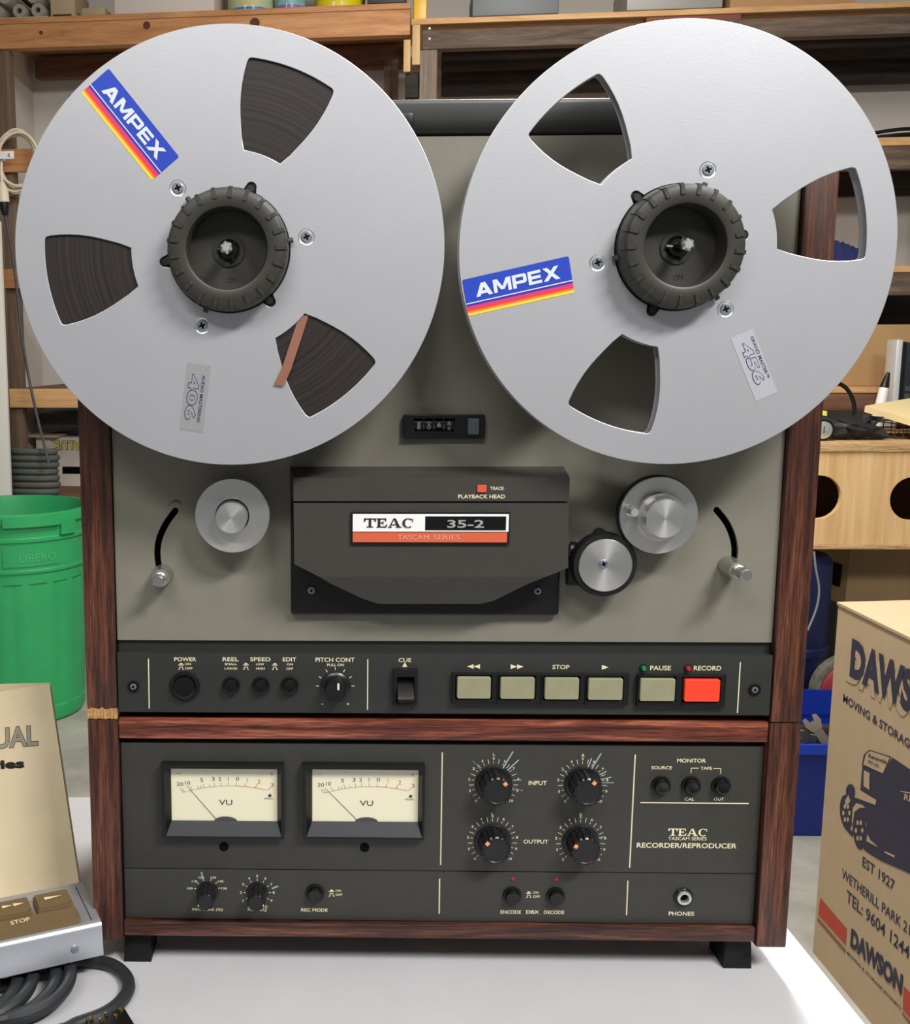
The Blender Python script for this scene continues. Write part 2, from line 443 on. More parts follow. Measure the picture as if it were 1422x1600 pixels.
plate(MB(), [[(-XI + .0006, zdb), (XI - .0006, zdb), (XI - .0006, zdt), (-XI + .0006, zdt)],
             arc_strip(slotL, .0044), arc_strip(slotR, .0044)], 0.0, .003, .0003).build('deck_plate', deckm, tr)
MB().box((-XI + .001, .0095, ZS + .02), (XI - .001, .0105, .553)).build('slot_backing', voidm, tr)
Ys = -.004
zs0, zs1 = .1617, .2052
MB().box((-XI + .0008, .003, zs1 - .004), (XI - .0008, .010, zdb + .001)).build('recess_band', stripm, tr)
cs = MB().bbox((-XI + .0008, Ys, zs0), (XI - .0008, .010, zs1), .0006).build('control_strip', stripm, tr)

# --- shared small meshes (made around the origin, facing the viewer)
def m_screw(r, h=.0012):
    mb = MB(); mb.lathe([(r, 0), (r, h * .4), (r * .8, h), (0, h)], 24)
    me = mb
    mb.cm = 1
    w, l = r * .17, r * .58
    for a in (20, 110):
        c_, s_ = cos(RAD(a)), sin(RAD(a))
        q = [(-l, -w), (l, -w), (l, w), (-l, w)]
        mb.add([(x * c_ - z * s_, -h - .00005, x * s_ + z * c_) for x, z in q], [(0, 1, 2, 3)])
    return mb.mesh([screwm, voidm])
def m_button(r, h, m, collar=True):
    a = MB().lathe([(r, 0), (r, h * .86), (r * .95, h * .96), (r * .86, h), (r * .7, h * .985), (0, h * .97)], 36).mesh(m)
    return a
def m_collar(r0, r1, h, m):
    return MB().lathe([(r0, 0), (r0, h * .7), (r0 * .97, h), (r1, h), (r1, 0)], 36).mesh(m)
def fluted(mb, R, h0, h1, nf=14, depth=.07, n=84, chamf=.0008):
    """fluted knob body standing from h0 to h1 towards the viewer"""
    def ring(k, h): return [(R * k * (1 - depth * (1 if (i * nf / n) % 1 < .35 else 0)) * cos(2 * pi * i / n), -h, R * k * (1 - depth * (1 if (i * nf / n) % 1 < .35 else 0)) * sin(2 * pi * i / n)) for i in range(n)]
    def plain(r, h): return [(r * cos(2 * pi * i / n), -h, r * sin(2 * pi * i / n)) for i in range(n)]
    rs = [ring(1.05, h0), ring(1, h1 - chamf), plain(R * .9, h1), plain(R * .82, h1), plain(R * .78, h1 - .0004)]
    b = []; f = []
    for q in rs: b += q
    for k in range(len(rs) - 1):
        for i in range(n):
            j = (i + 1) % n; f.append((k * n + i, k * n + j, (k + 1) * n + j, (k + 1) * n + i))
    f.append([(len(rs) - 1) * n + i for i in range(n)])
    return mb.add(b, f)

me_screw_s = m_screw(.0021)
def small_screw(parent, px, py, Y, r=None, mesh=None):
    p = atY(px, py, Y); return inst('screw', mesh or me_screw_s, parent, (p.x, Y, p.z))

# screws in cups at both ends of the strip
me_cup = m_collar(.0042, .0026, .0012, blackgloss)
for px, py in ((208.5, 1072.5), (1179, 1077.5)):
    p = atY(px, py, Ys); inst('screw_cup', me_cup, tr, (p.x, Ys, p.z)); inst('screw', m_screw(.0025), tr, (p.x, Ys - .0002, p.z))
# push buttons
def pushbutton(parent, px, py, Y, rc, rb, h):
    p = atY(px, py, Y); k = mpp(px, py, Y)
    c = inst('button_collar', m_collar(rc * k, rb * k * 1.05, .0022, blackm), parent, (p.x, Y, p.z))
    return inst('push_button', m_button(rb * k, h, blackgloss), parent, (p.x, Y, p.z))
pushbutton(tr, 288.5, 1072, Ys, 23.5, 17.5, .0055)
for px in (361, 407.5, 452.5): pushbutton(tr, px, 1071, Ys, 14, 11, .0055)
# pitch knob
p = atY(524, 1072.5, Ys); k = mpp(524, 1072.5, Ys)
kn = inst('pitch_knob', MB().lathe([(23.5 * k, 0), (23.5 * k, .0016), (20 * k, .0028), (18 * k, .003), (16.8 * k, .011), (15.6 * k, .0118), (0, .0114)], 48).mesh(knobm), tr, (p.x, Ys, p.z))
MB().box((p.x + .0012, Ys - .0125, p.z + .0012), (p.x + .0026, Ys - .0112, p.z + .0058)).build('pointer', printm, kn)
# cue lever
x0, x1, z0, z1 = rpx(614, 651.5, 1044, 1100, Ys)
cue = plate(MB(), [[(x0, z0), (x1, z0), (x1, z1), (x0, z1)], [(x0 + .0024, z0 + .002), (x1 - .0022, z0 + .002), (x1 - .0022, z1 - .0052), (x0 + .0024, z1 - .0052)]], Ys - .0045, .0045, .0004).build('cue_lever_housing', blackm, tr)
MB().box((x0 + .001, Ys - .0008, z0 + .001), (x1 - .001, Ys - .0001, z1 - .001)).build('lever_well', voidm, cue)
mb = MB(); xa, xb = x0 + .0029, x1 - .0027
mb.xprism([(Ys - .0005, z0 + .0170), (Ys - .0095, z0 + .0078), (Ys - .0105, z0 + .0052), (Ys - .0085, z0 + .0034), (Ys - .0005, z0 + .0026)], xa, xb)
mb.build('cue_lever', blackgloss, cue)
# transport keys
def keyblock(xs, y0, y1, keys, mats):
    x0, x1, z0, z1 = rpx(xs[0], xs[-1], y0, y1, Ys)
    ol = [[(x0, z0), (x1, z0), (x1, z1), (x0, z1)]]
    rects = []
    for (a, b, c, d) in keys:
        r = rpx(a, b, c, d, Ys - .006); rects.append(r)
        ol.append(rrect(r[0] - .0011, r[1] + .0011, r[2] - .0011, r[3] + .0011, .0012))
    bz = plate(MB(), ol, Ys - .004, .004, .0004).build('key_frame', blackm, tr)
    MB().box((x0 + .001, Ys - .0006, z0 + .001), (x1 - .001, Ys - .0001, z1 - .001)).build('key_well', voidm, bz)
    for i in range(1, len(xs) - 1):
        xx = rpx(xs[i], xs[i] + 1, y0, y1, Ys)[0]
        MB().box((xx - .0003, Ys - .0042, z0 + .0004), (xx + .0003, Ys - .0038, z1 - .0004)).build('frame_joint', voidm, bz)
    for r, m in zip(rects, mats):
        mb = plate(MB(), [rrect(*r, .0012)], Ys - .0058, .0055, .0005)
        mb.build('transport_key', m, bz, label='bright red record key' if m is reckey else None)
keyblock((706, 775.5, 843.5, 912, 980.5), 1050.5, 1099, [(714.5, 767, 1058.5, 1092), (782.3, 835.7, 1059.2, 1092.5), (851.7, 905, 1060, 1093.4), (919.8, 973.4, 1060.8, 1094.2)], [keym] * 4)
keyblock((994, 1063, 1131), 1052.5, 1103, [(1000.8, 1055.2, 1061, 1096), (1070.2, 1125.3, 1062.2, 1096.8)], [keym, reckey])
# indicator lamps
for px, m in ((1005, ledg), (1074.5, ledr)):
    p = atY(px, 1043.5, Ys); rg = inst('lamp_ring', m_collar(.0027, .0020, .0007, blackm), tr, (p.x, Ys, p.z))
    MB().lathe([(.0019, 0), (.0019, .002), (.0014, .0032), (0, .0037)], 20, (p.x, Ys, p.z)).build('indicator_lamp', m, rg)
# printing on the strip
mb = MB(); Yp = Ys - .00012; o = 3.555
def c1(s, a, b, c, d, bold=.012): T(mb, s, 180 + a / o, 180 + b / o, 1000 + c / o, 1000 + d / o, Yp, bold)
def c2(s, a, b, c, d, bold=.012): T(mb, s, 560 + a / o, 560 + b / o, 1000 + c / o, 1000 + d / o, Yp, bold)
def c5(s, a, b, c, d, bold=.012): T(mb, s, 900 + a / 3.95, 900 + b / 3.95, 1000 + c / 3.95, 1000 + d / 3.95, Yp, bold)
c1('POWER', 328, 450, 96, 118); c1('ON', 388, 420, 127, 139); c1('OFF', 388, 430, 151, 164)
c1('REEL', 597, 686, 96, 118); c1('SMALL', 608, 677, 128, 140); c1('LARGE', 608, 678, 152, 164)
c1('SPEED', 750, 863, 96, 118); c1('LOW', 783, 827, 128, 140); c1('HIGH', 783, 830, 152, 165)
c1('EDIT', 931, 1006, 97, 119); c1('ON', 953, 987, 129, 141); c1('OFF', 950, 988, 153, 166)
c1('PITCH CONT', 1113, 1330, 98, 122); c1('PULL ON', 1177, 1270, 131, 146)
def push_icons(mb, x, y, Y, sc=1.0, gap=6.5):
    """pressed and released button symbols, centre of the upper one at a photo pixel"""
    lpx(mb, (x - 4.5 * sc, y + 1.6), (x + 4.5 * sc, y + 1.6), 1.1, Y); ppx(mb, [(x - 3 * sc, y + .6), (x + 3 * sc, y + .6), (x + 1.5 * sc, y - 1.6), (x - 1.5 * sc, y - 1.6)], Y)
    y += gap
    for a, b in (((-4.5, 2), (-2.5, 2)), ((2.5, 2), (4.5, 2)), ((-2.5, 2), (-2.5, -1.8)), ((2.5, 2), (2.5, -1.8)), ((-2.5, -1.8), (2.5, -1.8))):
        lpx(mb, (x + a[0] * sc, y + a[1]), (x + b[0] * sc, y + b[1]), 1.1, Y)
push_icons(mb, 283, 1037.5, Yp); push_icons(mb, 384.3, 1037.5, Yp); push_icons(mb, 429.5, 1037.8, Yp)
for i in range(-4, 5):
    a = i * 29.5; cx_, cy_ = 524, 1072.5
    if abs(i) == 4: continue
    lpx(mb, (cx_ + 25.5 * sin(RAD(a)), cy_ - 25.5 * cos(RAD(a))), (cx_ + 30.2 * sin(RAD(a)), cy_ - 30.2 * cos(RAD(a))), 1.1, Yp)
lpx(mb, (502, 1100), (505.4, 1100), 1.0, Yp); lpx(mb, (542, 1100), (545.6, 1100), 1.2, Yp); lpx(mb, (543.8, 1098.2), (543.8, 1101.8), 1.2, Yp)
for a, b in (((232, 1029), (233.2, 1107)), ((574.6, 1030), (574.2, 1109)), ((1157, 1034.5), (1152.3, 1114))): lpx(mb, a, b, 1.6, Yp)
c2('CUE', 223, 293, 101, 123)
ppx(mb, [(628.5, 1042), (636.5, 1042), (632.5, 1034.5)], Yp)
for cx_ in (735, 745): ppx(mb, [(cx_ + 5, 1037.8), (cx_ + 5, 1045), (cx_ - 5, 1041.4)], Yp)
for cx_ in (803, 813): ppx(mb, [(cx_ - 5, 1038), (cx_ - 5, 1045.4), (cx_ + 5, 1041.7)], Yp)
ppx(mb, [(940.5, 1039), (940.5, 1046.4), (951, 1042.7)], Yp)
c2('STOP', 1078, 1172, 138, 162)
c5('PAUSE', 458, 585, 159, 187); c5('RECORD', 727, 896, 160, 188)
tag(mb.build('printed_legend', printm, cs, smooth=False), kind='stuff')

# --- tape counter
x0, x1, z0, z1 = rpx(630.5, 757.5, 647.8, 685.3, -.004)
w0, w1, v0, v1 = rpx(646.8, 710, 654, 674, -.004)
b0, b1, d0, d1 = rpx(730.5, 748, 653.5, 679, -.006)
ct = plate(MB(), [rrect(x0, x1, z0, z1, .001), [(w0, v0), (w1, v0), (w1, v1), (w0, v1)]], -.005, .005, .0005).build('tape_counter', blackm, tr)
MB().xprism([(-.0052, z0 + .003), (-.0052, v0), (-.0012, v0 + .0012), (-.0012, z0 + .003)], w0 + .0004, w1 - .0004).build('window_ledge', blackm, ct)
dw = (w1 - w0) / 4
for i, s in enumerate('8066'):
    cxd = w0 + dw * (i + .5)
    d = MB(); n = 20
    for j in range(n):
        pass
    zc = (v0 + v1) / 2
    ring = [(.0022 + .0055 * cos(RAD(q)), zc + .0055 * sin(RAD(q))) for q in range(0, 360, 18)]
    d.xprism(ring, cxd - dw * .42, cxd + dw * .42)
    dr = d.build('counter_drum', blackgloss, ct)
    t = MB(); zz = zc - (.0002 if i == 2 else .0018 if i < 2 else -.0008)
    text3(t, s, (cxd - .0012, -.00352, zz - .0012), (.0024, 0, 0), (0, 0, .0030), .01)
    if i != 2: text3(t, s, (cxd - .0011, -.00342, zz + .0018 if i < 2 else zz - .0042), (.0022, 0, 0), (0, 0, .0022), .006)
    t.build('digit', greyprint if i != 2 else printw, dr, smooth=False)
plate(MB(), [rrect(b0, b1, d0, d1, .0008)], -.0085, .0065, .0005).build('reset_button', mat('reset_grey', (74, 84, 92), .5, var=.3, vscale=500), ct)

# --- head cover
hc_y = -.033
def hp(px, py, Y): q = atY(px, py, Y); return (q.x, q.z)
bx0, bz0 = hp(454.5, 960.5, -.006); bx1 = hp(872.8, 960, -.006)[0]
bz1 = hp(600, 740, -.002)[1]
hb = plate(MB(), [rrect(bx0, bx1, bz0, bz1, .0025)], -.007, .007, .0015).build('head_base', blackm, tr)
zc1 = hp(600, 786, hc_y)[1]
mb = MB()                                                           # main cover, front face folded back below a crease
o = 3.091
def hz(x, y, Y): return hp(440 + x / o, 710 + y / o, Y)
front = [hz(62, 530, hc_y), hz(180, 590, hc_y), hz(1280, 590, hc_y), hz(1384, 548, hc_y), hz(1387, 235, hc_y), hz(58, 235, hc_y)]
low = [hz(240, 626, hc_y + .004), hz(400, 700, hc_y + .009), hz(470, 722, hc_y + .010), hz(960, 722, hc_y + .010), hz(1025, 707, hc_y + .009), hz(1180, 630, hc_y + .004)]
lowY = [hc_y + .004, hc_y + .009, hc_y + .010, hc_y + .010, hc_y + .009, hc_y + .004]
V = [(x, hc_y, z) for x, z in front] + [(x, y, z) for (x, z), y in zip(low, lowY)]
F = [(0, 1, 2, 3, 4, 5), (1, 6, 7, 8, 9, 10, 11, 2)]
rim = [0, 1, 6, 7, 8, 9, 10, 11, 2, 3, 4, 5]; nb = len(V)
V += [(V[i][0], -.0065, V[i][2]) for i in rim]
F += [(rim[i], nb + i, nb + (i + 1) % 12, rim[(i + 1) % 12]) for i in range(12)]
mb.add(V, F)
hcov = mb.build('head_cover', coverm, tr, angle=8)
hx0, hx1 = hz(58, 170, hc_y)[0], hz(1391, 170, hc_y)[0]
hz0 = hz(600, 226, hc_y)[1]; hz1 = hz(600, 113, hc_y)[1]
tx0, tz1 = hp(453, 729, 0); tx1 = hp(880.5, 729, 0)[0]
hd = MB().add([(hx0, hc_y, hz0), (hx1, hc_y, hz0), (hx1, hc_y, hz1), (hx0, hc_y, hz1), (tx0, 0, hz0), (tx1, 0, hz0), (tx1, 0, tz1), (tx0, 0, tz1)],
              [(0, 1, 2, 3), (3, 2, 6, 7), (1, 5, 6, 2), (4, 0, 3, 7), (4, 5, 1, 0)]).build('head_hood', coverm, tr, angle=10)
MB().box((hx0 + .002, hc_y + .003, zc1 - .001), (hx1 - .002, -.007, hz0 + .001)).build('hood_gap', voidm, hd)
Yc = hc_y - .0001
for px, py in ((486.5, 922.5), (840, 923.5)):
    p = atY(px, py, -.007); cup = inst('screw_cup', m_collar(.0034, .0025, .0006, blackgloss), hb, (p.x, -.007, p.z)); inst('screw', m_screw(.0026, .0010), hb, (p.x, -.0071, p.z))
# lens and lettering on the hood
x0, x1, z0, z1 = rpx(745.5, 760, 757.5, 769, Yc)
plate(MB(), [rrect(x0, x1, z0, z1, .0006)], hc_y - .0012, .0012, .0002).build('track_lamp', lamp_red, hd)
mb = MB(); Yq = hc_y - .00012
T(mb, 'TRACK', 440 + 1007 / o, 440 + 1075 / o, 710 + 156 / o, 710 + 172 / o, Yq, .012)
T(mb, 'PLAYBACK HEAD', 440 + 853 / o, 440 + 1079 / o, 710 + 194 / o, 710 + 213 / o, Yq, .012)
tag(mb.build('printed_legend', printm, hd, smooth=False), kind='stuff')

def serif_word(mb, word, O, w, h, Y, gap=.06):
    """slab-serif capitals T E A C made of strokes, filling w x h"""
    def R_(l, x0, x1, y0, y1): l.append([(x0, y0), (x1, y0), (x1, y1), (x0, y1)])
    L = []
    for ch in word:
        g = []
        if ch == 'T':
            R_(g, .40, .62, 0, 1); R_(g, .22, .80, 0, .10); R_(g, 0, 1.02, .88, 1); g.append([(0, .62), (.08, .62), (.20, .90), (0, .90)]); g.append([(.94, .62), (1.02, .62), (1.02, .90), (.82, .90)]); wd = 1.02
        elif ch == 'E':
            R_(g, .10, .32, 0, 1); R_(g, 0, .85, 0, .12); R_(g, 0, .82, .88, 1); R_(g, .3, .58, .46, .57); R_(g, .52, .60, .33, .70)
            g.append([(.70, .1), (.86, .1), (.92, .36), (.84, .36)]); g.append([(.68, .9), (.82, .9), (.84, .66), (.77, .66)]); wd = .92
        elif ch == 'A':
            g.append([(.08, .05), (.20, .05), (.55, 1), (.46, 1)]); g.append([(.78, .05), (1.04, .05), (.66, 1), (.46, 1)]); R_(g, .28, .82, .26, .36)
            R_(g, 0, .34, 0, .10); R_(g, .68, 1.16, 0, .10); wd = 1.16
        else:
            n = 18; pts = []
            for i in range(n):
                a = RAD(48 + 262 * i / (n - 1)); b = RAD(48 + 262 * (i + 1) / (n - 1))
                if i == n - 1: break
                def wdt(t): return .23 * (.55 + .45 * abs(cos(t)))
                for q in (0,):
                    g.append([(.5 + .5 * cos(a), .5 + .52 * sin(a)), (.5 + .5 * cos(b), .5 + .52 * sin(b)), (.5 + (.5 - wdt(b)) * cos(b), .5 + (.52 - wdt(b) * .6) * sin(b)), (.5 + (.5 - wdt(a)) * cos(a), .5 + (.52 - wdt(a) * .6) * sin(a))])
            R_(g, .84, .92, .62, 1.0); wd = .95
        L.append((g, wd))
    tot = sum(wd for _, wd in L) + gap * (len(L) - 1); x = 0
    ns = 0
    for g, wd in L:
        for q in g:
            ns += 1
            mb.add([(O[0] + (x + a) / tot * w, Y - ns * 1e-5, O[1] + b * h) for a, b in q], [tuple(range(len(q)))])
        x += wd + gap
# badge plate
x0, x1, z0, z1 = rpx(548.5, 796.5, 800.5, 850.5, hc_y - .002)
bd = plate(MB(), [[(x0, z0), (x1, z0), (x1, z1), (x0, z1)]], hc_y - .002, .002, .0003).build('badge', blackm, hcov)
Yb = hc_y - .00215
def rq(m_, a, b, c, d, nm, Y):
    x0, x1, z0, z1 = rpx(440 + a / o, 440 + b / o, 710 + c / o, 710 + d / o, Y)
    return MB().box((x0, Y - .0002, z0), (x1, Y + .0003, z1)).build(nm, m_, bd, smooth=False)
rq(whitep, 344, 1097, 288, 373, 'badge_white_field', Yb)
rq(blackgloss, 693, 1084, 299, 367, 'badge_black_field', Yb - .0001)
rq(orangeb, 344, 1089, 377, 424, 'badge_orange_band', Yb)
mb = MB(); Yt = Yb - .0005
q = atY(440 + 398 / o, 710 + 353 / o, Yt); q2 = atY(440 + 637 / o, 710 + 309 / o, Yt)
serif_word(mb, 'TEAC', (q.x, q.z), q2.x - q.x, q2.z - q.z, Yt); mb.build('badge_letters', inkm, bd, smooth=False)
mb = MB(); T(mb, '35-2', 440 + 800 / o, 440 + 978 / o, 710 + 316 / o, 710 + 355 / o, Yt, .02); mb.build('badge_number', greyprint, bd, smooth=False)
mb = MB(); T(mb, 'TASCAM', 440 + 560 / o, 440 + 712 / o, 710 + 388 / o, 710 + 412 / o, Yt, .0); T(mb, 'SERIES', 440 + 732 / o, 440 + 862 / o, 710 + 388 / o, 710 + 412 / o, Yt, .0); mb.build('badge_series', mat('faded_print', (222, 160, 138), .5), bd, smooth=False)

# --- rollers, capstan and arms
def roller(nm, px, py, Y, prof, m=turned, parent=tr, n=64, label=None):
    q = atY(px, py, Y); ob = inst(nm, MB().lathe(prof, n).mesh(m, angle=28), parent, (q.x, Y, q.z))
    if label: ob['label'] = label
    return ob
k0 = mpp(363, 806, -.02)
rl = roller('impedance_roller', 363, 806, -.022, [(.012, -.022), (.012, -.004), (58 * k0, -.004), (58.4 * k0, -.0032), (58.4 * k0, -.0005), (57.6 * k0, 0), (26.5 * k0, 0)], label='turned aluminium tape roller disc')
roller('roller_groove', 363, 806, -.022, [(26.5 * k0, 0), (26.5 * k0, -.0015), (24.5 * k0, -.0015)], voidm, rl)
roller('roller_cap', 363, 806, -.022, [(24.5 * k0, -.0015), (24.5 * k0, .0088), (23.6 * k0, .0096), (0, .0096)], turned, rl)
rr = roller('capstan_roller', 1029.5, 805.5, -.022, [(.012, -.022), (.012, -.003), (59.5 * k0, -.003), (60 * k0, -.002), (60 * k0, -.0005), (59.3 * k0, 0), (37.5 * k0, 0)], label='turned aluminium tape roller disc with stepped cap')
roller('roller_rim', 1029.5, 805.5, -.022, [(.0125, -.0035), (61.6 * k0, -.0035), (61.6 * k0, -.008), (.0125, -.008)], blackm, rr)
roller('roller_step', 1029.5, 805.5, -.022, [(37.5 * k0, 0), (37.5 * k0, .0045), (36 * k0, .0055), (30.5 * k0, .0055)], turned, rr)
roller('roller_cap', 1029.5, 805.5, -.022, [(30.5 * k0, .0055), (30.2 * k0, .0135), (29.0 * k0, .0145), (0, .0145)], turned, rr)
roller('capstan_post', 982, 796, -.022, [(8.5 * k0, 0), (8.5 * k0, .006), (6.5 * k0, .0072), (6.5 * k0, .0145), (5.6 * k0, .0152), (0, .0152)], steel, rr, 28)
pr = roller('pinch_roller', 940, 879, -.012, [(.006, -.012), (.006, 0), (49 * k0, 0), (50.5 * k0, .001), (50.5 * k0, .0075), (48.5 * k0, .0095), (41.5 * k0, .0097)], rubber, label='black rubber pinch roller')
roller('pinch_roller_cap', 940, 879, -.012, [(41.5 * k0, .0085), (41.5 * k0, .0105), (40.6 * k0, .011), (0, .011)], turned, pr)
q = atY(943, 881, -.023); inst('screw', m_screw(.0031, .0016), pr, (q.x, -.0229, q.z))
a = atY(888, 858, -.003); b = atY(930, 872, -.003)
MB().tube([(a.x, -.005, a.z), ((a.x + b.x) / 2, -.006, (a.z + b.z) / 2 + .001), (b.x, -.006, b.z)], [.0062, .0064, .006], 12).build('pinch_arm', blackm, pr)
a = atY(938, 831, -.015); MB().lathe([(.0045, 0), (.0045, .006), (0, .006)], 16, (a.x, -.012, a.z - .002)).build('pinch_arm_lug', blackm, pr)
a = atY(893, 894, -.01); MB().bbox((a.x - .003, -.013, a.z - .009), (a.x + .006, -.004, a.z + .009), .001).build('pinch_bracket', blackm, pr)
armm = mat('arm_steel', (176, 176, 172), .34, metal=.9)
for px, py, L in ((255, 897, .026), (1137.5, 884, .034)):
    q = atY(px, py, 0)
    arm = MB().lathe([(.0048, -.002), (.0072, .0006), (.0070, .004), (.0063, .5 * L), (.0062, .56 * L), (.0045, .57 * L), (.0045, .66 * L), (.0040, .67 * L), (.0040, L - .0006), (.0034, L), (0, L)], 32, (q.x, 0, q.z))
    arm.build('tension_arm', armm, tr, loc=(q.x, 0, q.z), angle=28)
# scuffs above the left slot
mb = MB()
for i in range(4):
    pa = smooth(pxs([(262 + i * 3, 790 - i * 2.2), (270 + i * 2.4, 784 - i), (281 + i, 783 + i * 2)], -.0001), 4)
    for j in range(len(pa) - 1): line(mb, pa[j], pa[j + 1], .00035, -.0001)
mb.build('scuff_mark', mat('scuff_dark', (74, 72, 66), .7), tr, smooth=False)

# ------------------------------------------------------------------ reels
PR = -0.058; RR = .1335; FT = .0013
HC = [(-.1432, .4778), (.1326, .4782)]
def pol(c, r, deg): return (c[0] + r * sin(RAD(deg)), c[1] + r * cos(RAD(deg)))         # degrees clockwise from up
def window(c, mid, sc=1.0):
    q = []
    a0, a1 = 14.3, 12.2
    ro, ri = .1148, .0605
    for i in range(13): q.append(pol(c, ro, mid - a0 + 1.2 + (2 * a0 - 2.4) * i / 12))
    for t, dr, da in ((0, -.0006, .55), (0, -.0026, .05)): q.append(pol(c, ro + dr, mid + a0 - da))
    for i in range(1, 8):
        t = i / 8; q.append(pol(c, ro - .0026 + (ri - ro + .004) * t, mid + a0 + (a1 - a0) * t + 2.1 * sin(pi * t)))
    for i in range(9): q.append(pol(c, ri + .0004, mid + a1 - 1 - (2 * a1 - 2) * i / 8))
    for i in range(1, 8):
        t = 1 - i / 8; q.append(pol(c, ro - .0026 + (ri - ro + .004) * t, mid - a0 - (a1 - a0) * t - 2.1 * sin(pi * t)))
    for dr, da in ((-.0026, .05), (-.0006, .55)): q.append(pol(c, ro + dr, mid - a0 + da))
    return q[::-1]
def hubhole(c, w0):
    q = []; r = .0381
    for k in range(3):
        m = w0 + 120 * k
        for i in range(20): q.append(pol(c, r, m + 6 + 108 * i / 19))
        m += 120; e = .0405
        for i in range(7):
            a = 180 * i / 6
            cc = pol(c, e, m); t = (cos(RAD(m)), -sin(RAD(m))); n_ = (sin(RAD(m)), cos(RAD(m)))
            rr_ = .0032
            q.append((cc[0] - rr_ * cos(RAD(a)) * t[0] + rr_ * sin(RAD(a)) * n_[0], cc[1] - rr_ * cos(RAD(a)) * t[1] + rr_ * sin(RAD(a)) * n_[1]))
    return q
def label_quad(corners, Y):
    """corner pixels TL, TR, BL of a sticker -> origin at bottom left, U, V"""
    tl, tr_, bl = [atY(*c, Y) for c in corners]
    for v in (tl, tr_, bl): v.y = Y
    return bl, tr_ - tl, tl - bl
def onq(L, u, v, dy=0.0): O, U, V_ = L; p = O + U * u + V_ * v; p.y -= dy; return p
def sticker(parent, corners):
    L = label_quad(corners, PR); U, V_ = L[1], L[2]
    def strip(nm, m, v0, v1, dy, u0=0, u1=1):
        mb = MB(); ps = [onq(L, u0, v0), onq(L, u1, v0), onq(L, u1, v1), onq(L, u0, v1)]
        rd = .0011
        ol = []
        ww, hh = U.length * (u1 - u0), V_.length * (v1 - v0)
        r_ = lambda a, b: rd if (a, b) in cor else 1e-5
        cor = set()
        if v1 > .99: cor |= {(0, 1), (1, 1)}
        if v0 < .01: cor |= {(0, 0), (1, 0)}
        for (a, b, s0) in ((1, 0, -90), (1, 1, 0), (0, 1, 90), (0, 0, 180)):
            r = r_(a, b); cxx = (ww - r) if a else r; cyy = (hh - r) if b else r
            for i in range(5): ol.append((cxx + r * cos(RAD(s0 + 22.5 * i)), cyy + r * sin(RAD(s0 + 22.5 * i))))
        pts = [onq(L, u0 + x / U.length, v0 + y / V_.length) for x, y in ol]; n = len(pts)
        mb.add([(p.x, PR - dy, p.z) for p in pts] + [(p.x, PR + .0002, p.z) for p in pts], [list(range(n))] + [(i, i + n, (i + 1) % n + n, (i + 1) % n) for i in range(n)])
        return mb
    base = strip('brand_sticker', lab_blue, .345, 1, .00025).build('brand_sticker', lab_blue, parent, smooth=False)
    for nm, m, a, b in (('sticker_silver_line', wordm, .318, .345), ('sticker_violet_stripe', mat('lab_violet', (62, 42, 138), .4), .255, .318), ('sticker_magenta_stripe', mat('lab_magenta', (186, 56, 140), .4), .205, .255),
                        ('sticker_red_stripe', mat('lab_red', (226, 52, 62), .4), .125, .205), ('sticker_orange_stripe', mat('lab_orange', (244, 122, 46), .4), .072, .125), ('sticker_yellow_stripe', mat('lab_yellow', (250, 204, 48), .4), 0, .072)):
        strip(nm, m, a, b, .00024).build(nm, m, base, smooth=False)
    t = MB(); block_word(t, onq(L, .105, .455, .0004), U * .79, V_ * .36); t.build('sticker_letters', wordm, base, smooth=False)
def block_word(mb, O, U, V_):
    """wide bold capitals A M P E X"""
    G = [(1.36, [[(0, 0), (.33, 0), (.87, 1), (.50, 1)], [(1.03, 0), (1.36, 0), (.88, 1), (.52, 1)], [(.22, .17), (1.14, .17), (1.02, .40), (.34, .40)]]),
         (1.45, [[(0, 0), (.28, 0), (.28, 1), (0, 1)], [(1.17, 0), (1.45, 0), (1.45, 1), (1.17, 1)], [(0, 1), (.36, 1), (.86, .16), (.59, .16)], [(1.45, 1), (1.09, 1), (.59, .16), (.86, .16)]]),
         (1.16, [[(0, 0), (.28, 0), (.28, 1), (0, 1)], [(.2, .78), (1.0, .78), (1.0, 1), (.2, 1)], [(.2, .29), (1.0, .29), (1.0, .51), (.2, .51)], [(.88, .29), (1.02, .29), (1.16, .42), (1.16, .88), (1.02, 1), (.88, 1)]]),
         (1.08, [[(0, 0), (.28, 0), (.28, 1), (0, 1)], [(.2, 0), (1.08, 0), (1.08, .22), (.2, .22)], [(.2, .39), (1.02, .39), (1.02, .61), (.2, .61)], [(.2, .78), (1.06, .78), (1.06, 1), (.2, 1)]]),
         (1.38, [[(0, 0), (.38, 0), (1.35, 1), (.97, 1)], [(.03, 1), (.41, 1), (1.38, 0), (1.0, 0)]])]
    tot = sum(g[0] for g in G) + .12 * 4; x = 0; ns = 0
    for w, polys in G:
        for q in polys:
            ns += 1; mb.add([O + U * ((x + a) / tot) + V_ * b - Vector((0, ns * 1e-5, 0)) for a, b in q], [tuple(range(len(q)))])
        x += w + .12
